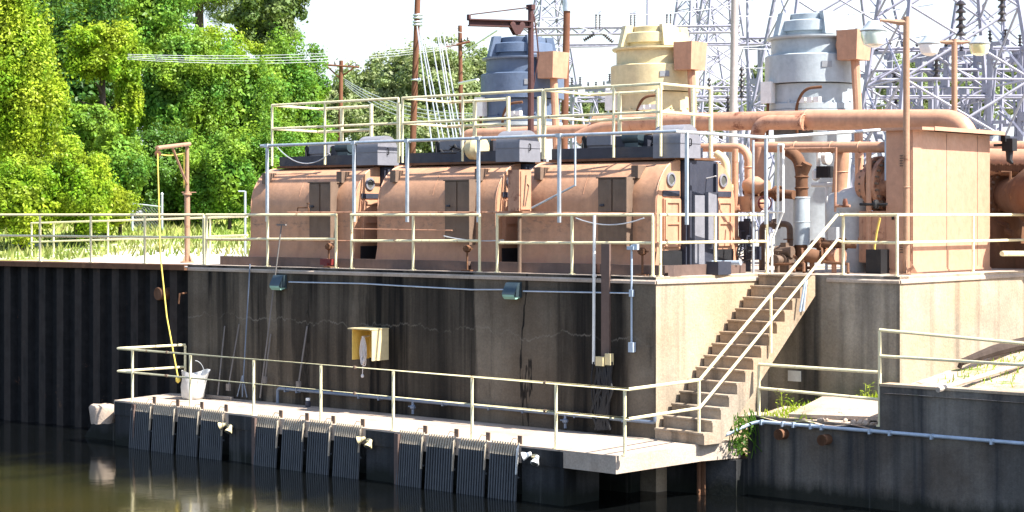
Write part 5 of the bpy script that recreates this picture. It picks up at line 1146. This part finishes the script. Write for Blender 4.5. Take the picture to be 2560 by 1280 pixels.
# bus structures of the substation: posts, braces and small gear, one thing per bay
rr = random.Random(31)
for i, (px, D, top) in enumerate(((1430, 92, 215), (1490, 95, 225), (1545, 90, 205), (1900, 72, 120), (2140, 60, 190), (2225, 62, 130), (2300, 66, 150), (2328, 60, 140), (2366, 58, 135), (2440, 60, 130), (2475, 57, 110), (2550, 58, 120))):
    p = P(px, top, D); lab = ('slim bus post behind the blue motor', 'slim bus post left of the cream motor', 'slim bus post tight against the cream motor', 'slim bus post left of the silver motor', 'bus post right of the silver motor', 'bus post left of the orange lamp post', 'bus post right of the orange lamp post', 'bus post left of the twin lamp post', 'bus post hidden against the twin lamp post', 'bus post right of the twin lamp post', 'bus post beneath the yellow lamp', 'bus post at the far right edge')[i]
    e = empty('bus_post', V((p.x, p.y, 0)), lab, 'bus post', 'grey substation bus posts')
    mb = MB(); mb.cbox(V((p.x, p.y, p.z/2)), .14, .14, p.z); mb.cbox(V((p.x, p.y, p.z)), 1.3, .12, .12); mb.cbox(V((p.x, p.y, p.z*.62)), 1.1, .1, .1); mb.build('frame', M['steel'], e)
    for k in (-.5, 0, .5):
        q = p+A*k; mb = MB(); mb.lathe(q, [x for j in range(4) for x in ((.03, .05+j*.1), (.08, .08+j*.1), (.03, .11+j*.1))], 8); mb.build('insulator', M['porcelain'], e)
    mb = MB()
    for k in range(7): q = V((p.x, p.y, rr.uniform(2.2, p.z)))+A*rr.uniform(-.6, .6); mb.cbox(q, rr.uniform(.1, .3), .2, rr.uniform(.1, .3)); mb.tube([q, q+A*rr.uniform(-.7, .7)+Z*rr.uniform(-.8, .8)], .03, 5)
    for k in range(3): mb.tube([V((p.x, p.y, rr.uniform(0, p.z*.6))), V((p.x, p.y, rr.uniform(p.z*.4, p.z)))+A*rr.uniform(-1.6, 1.6)], .04, 4)
    mb.build('fittings', M['steel'], e)
# ================================================================ chain-link fence at left
D = 58; e = empty('chain_link_fence', P(366, 600, D), 'short chain-link fence panel in front of the dark bushes at left', 'fence')
for px, y0 in ((331, 486), (405, 488)):
    p = P(px, y0, D); mb = MB(); mb.cyl(V((p.x, p.y, gz(p.x, p.y)-.1)), p, .04, n=8); mb.lathe(p, [(.04, 0), (.055, .03), (.02, .08)], 8); mb.build('post', M['galv'], e)
a_, b_ = P(331, 509, D), P(403, 517, D)
MB().cyl(a_, b_, .025, n=8).build('top_rail', M['galv'], e)
mb = MB(); hgt = a_.z-gz(a_.x, a_.y); n = 9
for k in range(-int(n*1.3), n):
    for sg in (1, -1):
        # diagonal wires clipped to the panel
        x0 = k/n; x1 = x0+hgt/(b_-a_).length
        lo, hi = max(0, x0), min(1, x1)
        if hi <= lo: continue
        f1, f2_ = (lo-x0)/(x1-x0), (hi-x0)/(x1-x0); g = (lambda f: f) if sg > 0 else (lambda f: 1-f)
        mb.tube([a_.lerp(b_, lo)-Z*hgt*g(f1), a_.lerp(b_, hi)-Z*hgt*g(f2_)], .005, 3, False)
mb.build('mesh', M['plate'], e)
p = P(613, 478, 50); mb = MB(); mb.cyl(V((p.x, p.y, gz(p.x, p.y)-.05)), p, .03, n=8); mb.tube([p-V((.18, 0, 0)), p], .02, 6); thing(mb, 'gate_post', 'galv', 'thin grey post standing by the left end of the leftmost housing', 'post')
# ================================================================ vegetation
def leafmat(name, c0, c1, c2, tr=.35):
    m = bpy.data.materials.new(name); m.use_nodes = True; nt = m.node_tree; nt.nodes.clear()
    out = nt.nodes.new('ShaderNodeOutputMaterial'); ms = nt.nodes.new('ShaderNodeMixShader'); d = nt.nodes.new('ShaderNodeBsdfPrincipled'); t = nt.nodes.new('ShaderNodeBsdfTranslucent')
    g = N(nt, 'NewGeometry'); c = mix(nt, g.outputs['Random Per Island'], c0, c1)
    c = mix(nt, noise(nt, pos(nt, (1, 1, 1), 0), .7, 4, .6, .40, .62), c, c2)
    c = mix(nt, 1., c, noise(nt, pos(nt, (1, 1, 1), 0), 1.6, 4, .65, .32, .66, .5, 1.3), 'MULTIPLY')
    nt.links.new(c, d.inputs['Base Color']); d.inputs['Roughness'].default_value = .45; d.inputs['Specular IOR Level'].default_value = .2
    nt.links.new(mix(nt, .5, c, (.25, .35, .02), 'MIX'), t.inputs[0])
    ms.inputs[0].default_value = tr; nt.links.new(d.outputs[0], ms.inputs[1]); nt.links.new(t.outputs[0], ms.inputs[2]); nt.links.new(ms.outputs[0], out.inputs[0])
    return m
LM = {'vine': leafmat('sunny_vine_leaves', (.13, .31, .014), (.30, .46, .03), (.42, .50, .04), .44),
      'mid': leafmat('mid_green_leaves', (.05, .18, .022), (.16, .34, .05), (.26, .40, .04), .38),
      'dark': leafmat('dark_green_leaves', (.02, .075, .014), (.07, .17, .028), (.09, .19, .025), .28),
      'pine': leafmat('pine_needles', (.06, .12, .028), (.13, .20, .05), (.19, .24, .08), .28),
      'far': leafmat('hazed_far_olive_leaves', (.14, .21, .075), (.25, .32, .13), (.28, .31, .15), .3)}  # far leaves paled, distance haze put into their colour
def crown_mesh(name, c, rx, ry, rz, n, leaf, seed, nc=46, drape=0., fill=.22, needle=False):
    n = int(n*2.3)
    g = np.random.default_rng(seed)
    d = g.normal(size=(nc, 3)); d /= np.linalg.norm(d, axis=1)[:, None]
    nc = int(nc*1.7); d = g.normal(size=(nc, 3)); d /= np.linalg.norm(d, axis=1)[:, None]
    cc = d*g.uniform(.35, 1.0, (nc, 1)); cr = g.uniform(.09, .31, nc); an = g.uniform(.6, 1.5, (nc, 3)); an[:, 2] *= .8
    cc[:, 2] = np.where(cc[:, 2] < -.75, -.75, cc[:, 2])
    ci = g.choice(nc, n, p=cr**2/np.sum(cr**2))
    dd = g.normal(size=(n, 3)); dd /= np.linalg.norm(dd, axis=1)[:, None]
    rad = cr[ci]*(1-.55*g.random(n)**2.2)
    rad = np.where(g.random(n) < .16, rad*(1.05+.65*g.random(n)), rad)
    p = cc[ci]+dd*rad[:, None]*an[ci]*np.array([1, 1, .85+drape])
    p[:, 2] -= drape*.5*g.random(n)**2*cr[ci]
    R3 = np.array([rx, ry, rz]); p = p*R3
    nf = int(n*fill); q = g.normal(size=(nf, 3)); q /= np.linalg.norm(q, axis=1)[:, None]; q *= (.72*g.random(nf)**.45)[:, None]
    p = np.vstack([p, q*R3]); nr = np.vstack([dd, q/np.maximum(1e-3, np.linalg.norm(q, axis=1))[:, None]])
    sz = leaf*.64*np.concatenate([g.uniform(.55, 1.35, n), g.uniform(1.3, 2.4, nf)])
    nr = nr+g.normal(size=p.shape)*.55+np.array([0, 0, .3]); nr /= np.linalg.norm(nr, axis=1)[:, None]
    t = np.cross(nr, g.normal(size=p.shape)); t /= np.maximum(1e-6, np.linalg.norm(t, axis=1))[:, None]
    b_ = np.cross(nr, t); asp = .18 if needle else .62
    h = sz[:, None]
    v = np.stack([p-t*h*.5, p+b_*h*asp*.5-t*h*.08, p+t*h*.55-nr*h*.12, p-b_*h*asp*.5-t*h*.08], 1).reshape(-1, 3)
    return v
def tree(name, px, D, cy, rxp, ryp, mat, label, n, leaf, seed, cat='tree', group=None, drape=0., trunk=.18, nc=46, needle=False, ydepth=None, zb=None, fill=.22, trunkmat='bark'):
    k = D/F; c = P(px, cy, D); zb = gz(c.x, c.y)-.1 if zb is None else zb
    rx, rz = rxp*k, ryp*k; ryy = ydepth or min(rx, rz)*.9
    e = empty(name, V((c.x, c.y, zb)), label, cat, group)
    v = crown_mesh(name, c, rx, ryy, rz, n, leaf, seed, nc, drape, fill, needle)
    v = v+np.array([0, 0, c.z-zb]); v[:, 2] = np.maximum(v[:, 2], .02)
    me = bpy.data.meshes.new('crown'); nq = len(v)//4
    me.vertices.add(len(v)); me.vertices.foreach_set('co', v.astype(np.float32).ravel())
    me.loops.add(nq*4); me.loops.foreach_set('vertex_index', np.arange(nq*4, dtype=np.int32))
    me.polygons.add(nq); me.polygons.foreach_set('loop_start', np.arange(0, nq*4, 4, dtype=np.int32)); me.polygons.foreach_set('loop_total', np.full(nq, 4, dtype=np.int32))
    me.materials.append(LM[mat]); me.update(calc_edges=True); me.validate()
    o_ = bpy.data.objects.new('crown' if cat == 'tree' else 'foliage', me); COL.objects.link(o_); o_.parent = e
    rr = random.Random(seed); mb = MB(); top = c.z+rz*.5
    tp = [V((c.x, c.y, zb)), V((c.x+rr.uniform(-.2, .2)*rx*.3, c.y, zb+(top-zb)*.5)), V((c.x+rr.uniform(-.2, .2)*rx*.4, c.y, top))]
    mb.tube(tp, [trunk, trunk*.75, trunk*.3], 8)
    for i in range(5):
        s_ = tp[0].lerp(tp[2], rr.uniform(.35, .75)); an = rr.uniform(0, 6.28); mb.tube([s_, s_+V((math.cos(an)*rx*.3, math.sin(an)*ryy*.3, rz*.2)), s_+V((math.cos(an)*rx*.65, math.sin(an)*ryy*.6, rz*.35))], [trunk*.45, trunk*.3, trunk*.1], 6)
    mb.build('trunk' if cat == 'tree' else 'stem', M[trunkmat], e)
    return e
M['bark'] = paint('dark_bark', (.075, .058, .048), .9, dirt=.6, dirtcol=(.025, .02, .018), spec=.1)
GT = 'trees of the left thicket'; GB = 'bushes along the foot of the thicket'
tree('vine_tree', 30, 59, 200, 125, 330, 'vine', 'tall tree smothered in bright yellow-green vines at the left edge', 22000, .17, 1, group=GT, drape=.35, nc=64)
tree('vine_tree', 250, 61, 125, 100, 80, 'vine', 'bright vine-draped crown arching over the dark hollow at left', 9000, .16, 2, group=GT, drape=.6, nc=34)
tree('vine_tree', 318, 61.5, 250, 42, 150, 'vine', 'hanging curtain of pale vines on a slim tree right of the dark hollow', 6500, .15, 22, group=GT, drape=1., nc=30)
tree('broadleaf_tree', 215, 60.5, 330, 85, 95, 'mid', 'round green tree filling the lower part of the dark hollow', 8000, .16, 23, group=GT, nc=36)
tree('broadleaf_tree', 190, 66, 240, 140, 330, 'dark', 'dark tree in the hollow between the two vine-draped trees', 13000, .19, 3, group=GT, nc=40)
tree('broadleaf_tree', 440, 65, 255, 130, 200, 'mid', 'full green tree above and left of the davit arm', 17000, .17, 4, group=GT, nc=56)
tree('broadleaf_tree', 600, 66, 290, 130, 215, 'mid', 'full green tree behind the davit, left of the leftmost housing', 17000, .17, 5, group=GT, nc=56)
tree('broadleaf_tree', 690, 75, 215, 85, 120, 'mid', 'green tree crown directly under the paler pine', 8000, .17, 27, group=GT, nc=40)
tree('broadleaf_tree', 740, 72, 280, 95, 190, 'mid', 'airy green tree at the right end of the thicket against the sky', 11000, .17, 6, group=GT, nc=44, fill=.15)
tree('broadleaf_tree', 330, 78, 40, 190, 170, 'mid', 'tall green tree behind the vine arch, cut by the top edge', 14000, .2, 7, group=GT, nc=52)
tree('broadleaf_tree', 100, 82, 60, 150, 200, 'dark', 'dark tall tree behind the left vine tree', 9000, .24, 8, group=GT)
tree('broadleaf_tree', 520, 74, 190, 160, 130, 'vine', 'sunlit yellow-green tree top between pine trunks and the power lines', 11000, .18, 24, group=GT, nc=50)
tree('pine_tree', 500, 88, -110, 190, 200, 'pine', 'dark tall pine with a bare trunk, at the top centre left', 15000, .30, 9, group='pines behind the thicket', needle=True, trunk=.33, nc=38)
tree('pine_tree', 672, 84, 15, 95, 130, 'pine', 'paler pine at the edge of the thicket against the white sky', 12000, .28, 10, group='pines behind the thicket', needle=False, trunk=.16, nc=40)
tree('pine_tree', 290, 92, -120, 150, 180, 'dark', 'dark pine cut by the top edge above the vine arch', 9000, .30, 11, group='pines behind the thicket', needle=False, trunk=.3)
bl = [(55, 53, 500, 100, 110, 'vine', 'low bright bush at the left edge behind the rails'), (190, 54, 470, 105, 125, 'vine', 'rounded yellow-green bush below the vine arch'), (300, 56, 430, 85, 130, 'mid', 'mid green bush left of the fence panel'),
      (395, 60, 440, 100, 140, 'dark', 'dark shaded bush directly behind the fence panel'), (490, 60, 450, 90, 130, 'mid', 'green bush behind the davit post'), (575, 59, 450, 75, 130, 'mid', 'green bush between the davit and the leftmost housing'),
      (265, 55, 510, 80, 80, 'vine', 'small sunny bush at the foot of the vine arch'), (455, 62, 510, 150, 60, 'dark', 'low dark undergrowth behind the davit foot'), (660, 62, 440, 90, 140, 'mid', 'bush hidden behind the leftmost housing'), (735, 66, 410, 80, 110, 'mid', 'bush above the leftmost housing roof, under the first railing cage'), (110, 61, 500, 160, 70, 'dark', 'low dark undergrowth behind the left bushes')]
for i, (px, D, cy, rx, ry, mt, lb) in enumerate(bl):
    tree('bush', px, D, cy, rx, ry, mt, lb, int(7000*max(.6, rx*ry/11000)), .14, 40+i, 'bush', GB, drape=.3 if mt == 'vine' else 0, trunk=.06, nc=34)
fl = [(1055, 132, 235, 165, 150, 'broad round far tree between the tall brown pole and the thin pole'), (925, 136, 270, 95, 130, 'far tree between the short crossarm pole and the tall brown pole'), (1195, 138, 240, 95, 135, 'far tree left of the blue motor'), (830, 128, 290, 70, 100, 'far tree at the right end of the thicket behind the short pole'), (1000, 126, 350, 140, 90, 'lower far tree below the power cables'), (1140, 128, 360, 110, 90, 'lower far tree behind the guy strands')]
for i, (px, D, cy, rx, ry, lb) in enumerate(fl): tree('far_tree', px, D, cy, rx, ry, 'far', lb, 15000 if rx > 120 else 9000, .36, 70+i, group='trees far behind the wires', trunk=.3, nc=60, zb=0, fill=.4)
rt = [(1330, 175, 330, 120, 90, 'behind the blue motor'), (1465, 170, 275, 90, 50, 'between the blue and cream motors'), (1600, 178, 320, 100, 90, 'behind the cream motor'), (1800, 168, 270, 70, 75, 'just left of the thick pale pole'), (1900, 172, 240, 50, 85, 'just left of the silver motor'), (2250, 165, 215, 70, 80, 'just left of the tall orange lamp post'), (2320, 170, 230, 70, 85, 'between the two lamp posts'), (2430, 168, 245, 90, 75, 'behind the yellow lamp globe'), (2540, 172, 230, 90, 80, 'at the far right edge')]
for i, (px, D, cy, rx, ry, lb) in enumerate(rt): tree('far_tree', px, D, cy, rx, ry, 'far', 'low far green tree '+lb, 3800, .42, 90+i, group='trees beyond the substation', trunk=.3, nc=36, zb=-.5)
# grass and weeds
def blades(name, pts, hmin, hmax, mat, label, cat, kind, seed, wid=.02):
    rr = random.Random(seed); mb = MB()
    for p in pts:
        h = rr.uniform(hmin, hmax); an = rr.uniform(0, 6.28); d = V((math.cos(an), math.sin(an), 0)); l = V((rr.gauss(0, .35), rr.gauss(0, .35), 1))*h
        mb.add([p-d*wid, p+d*wid, p+l*.6+d*wid*.7, p+l, p+l*.6-d*wid*.7], [(0, 1, 2, 3, 4)])
    return tag(mb.build(name, mat, ang=10), label, cat, kind=kind)
rr = random.Random(77); pts = []
while len(pts) < 9000:
    x, y = rr.uniform(-21, 0), rr.uniform(46, 64)
    if y+.15*x > 50+rr.gauss(0, 1.2) or (x < -10.8 and rr.random() < .5): pts.append(V((x, y, gz(x, y)-.01)))
blades('grass', pts, .08, .30, leafmat('grass_blades', (.10, .17, .02), (.20, .27, .05), (.34, .33, .12), .3), 'sunny grass verge along the foot of the thicket behind the rails', 'grass', 'stuff', 1, .03)
pts = []
for i in range(700):
    s_, t_ = rr.uniform(1.5, 3.8), rr.uniform(2.3, 2.88); pts.append(AB(s_, t_, bz(s_, t_)-.01))
for i in range(300):
    s_, t_ = rr.gauss(1.75, .25), rr.uniform(.95, 2.4); pts.append(AB(max(1.4, s_), t_, bz(max(1.4, s_), t_)-.01))
for i in range(420):
    t_ = rr.uniform(2, 9); s_ = 4.2+abs(rr.gauss(.6, .7)); pts.append(AB(s_, t_, bz(s_, t_)-.01))
blades('grass', pts, .04, .16, LM['vine'], 'sparse bright grass on the sandy bank below the right dock wall', 'grass', 'stuff', 2, .012)
for i, (px, py, t_, h, n, lb) in enumerate(((1955, 1010, 2.2, .30, 26, 'small green weed on the bank behind the low rail, nearest the stairs'), (2165, 985, 2.5, .35, 30, 'green weed at the wall foot beside the rail step'), (1985, 1015, 2.0, .22, 20, 'tiny green weed left of the white slab'))):
    p = AT(px, py, t_); s_, tt = st(p); p.z = bz(s_, tt); mb = MB(); r2 = random.Random(i)
    for k in range(n):
        an = r2.uniform(0, 6.28); q = p+V((math.cos(an), math.sin(an), 0))*r2.uniform(0, .16)+Z*r2.uniform(.02, h); d = V((math.cos(an), math.sin(an), r2.uniform(-.2, .6)))*.06; w_ = d.cross(Z).normalized()*.022
        mb.add([q, q+d*.5+w_, q+d, q+d*.5-w_], [(0, 1, 2, 3)])
        if k % 4 == 0: mb.tube([p, q], .004, 3)
    thing(mb, 'weed', LM['vine'], lb, 'plant', ang=10)
mb = MB(); r2 = random.Random(12)
for k in range(190):
    px = r2.gauss(1850, 11); py = 1035+r2.random()**1.0*95+abs(px-1855)*.6; q = P(px, py, 32.0+r2.uniform(-.2, .2)); d = V((r2.gauss(0, 1), r2.gauss(0, 1), r2.gauss(-.6, .6))).normalized()*.07; w_ = d.cross(V((.3, 1, .2))).normalized()*.022
    mb.add([q, q+d*.5+w_, q+d, q+d*.5-w_], [(0, 1, 2, 3)])
for k in range(18): a_ = P(r2.uniform(1830, 1885), r2.uniform(1020, 1050), 32.1); mb.tube([a_, a_-Z*.25+V((r2.uniform(-.12, .1), 0, 0)), a_-Z*r2.uniform(.4, .8)+V((r2.uniform(-.2, .2), 0, 0))], .008, 4)
thing(mb, 'creeper', LM['dark'], 'tangle of dark weeds hanging in the gap between stair foot and retaining wall', 'plant', ang=10)
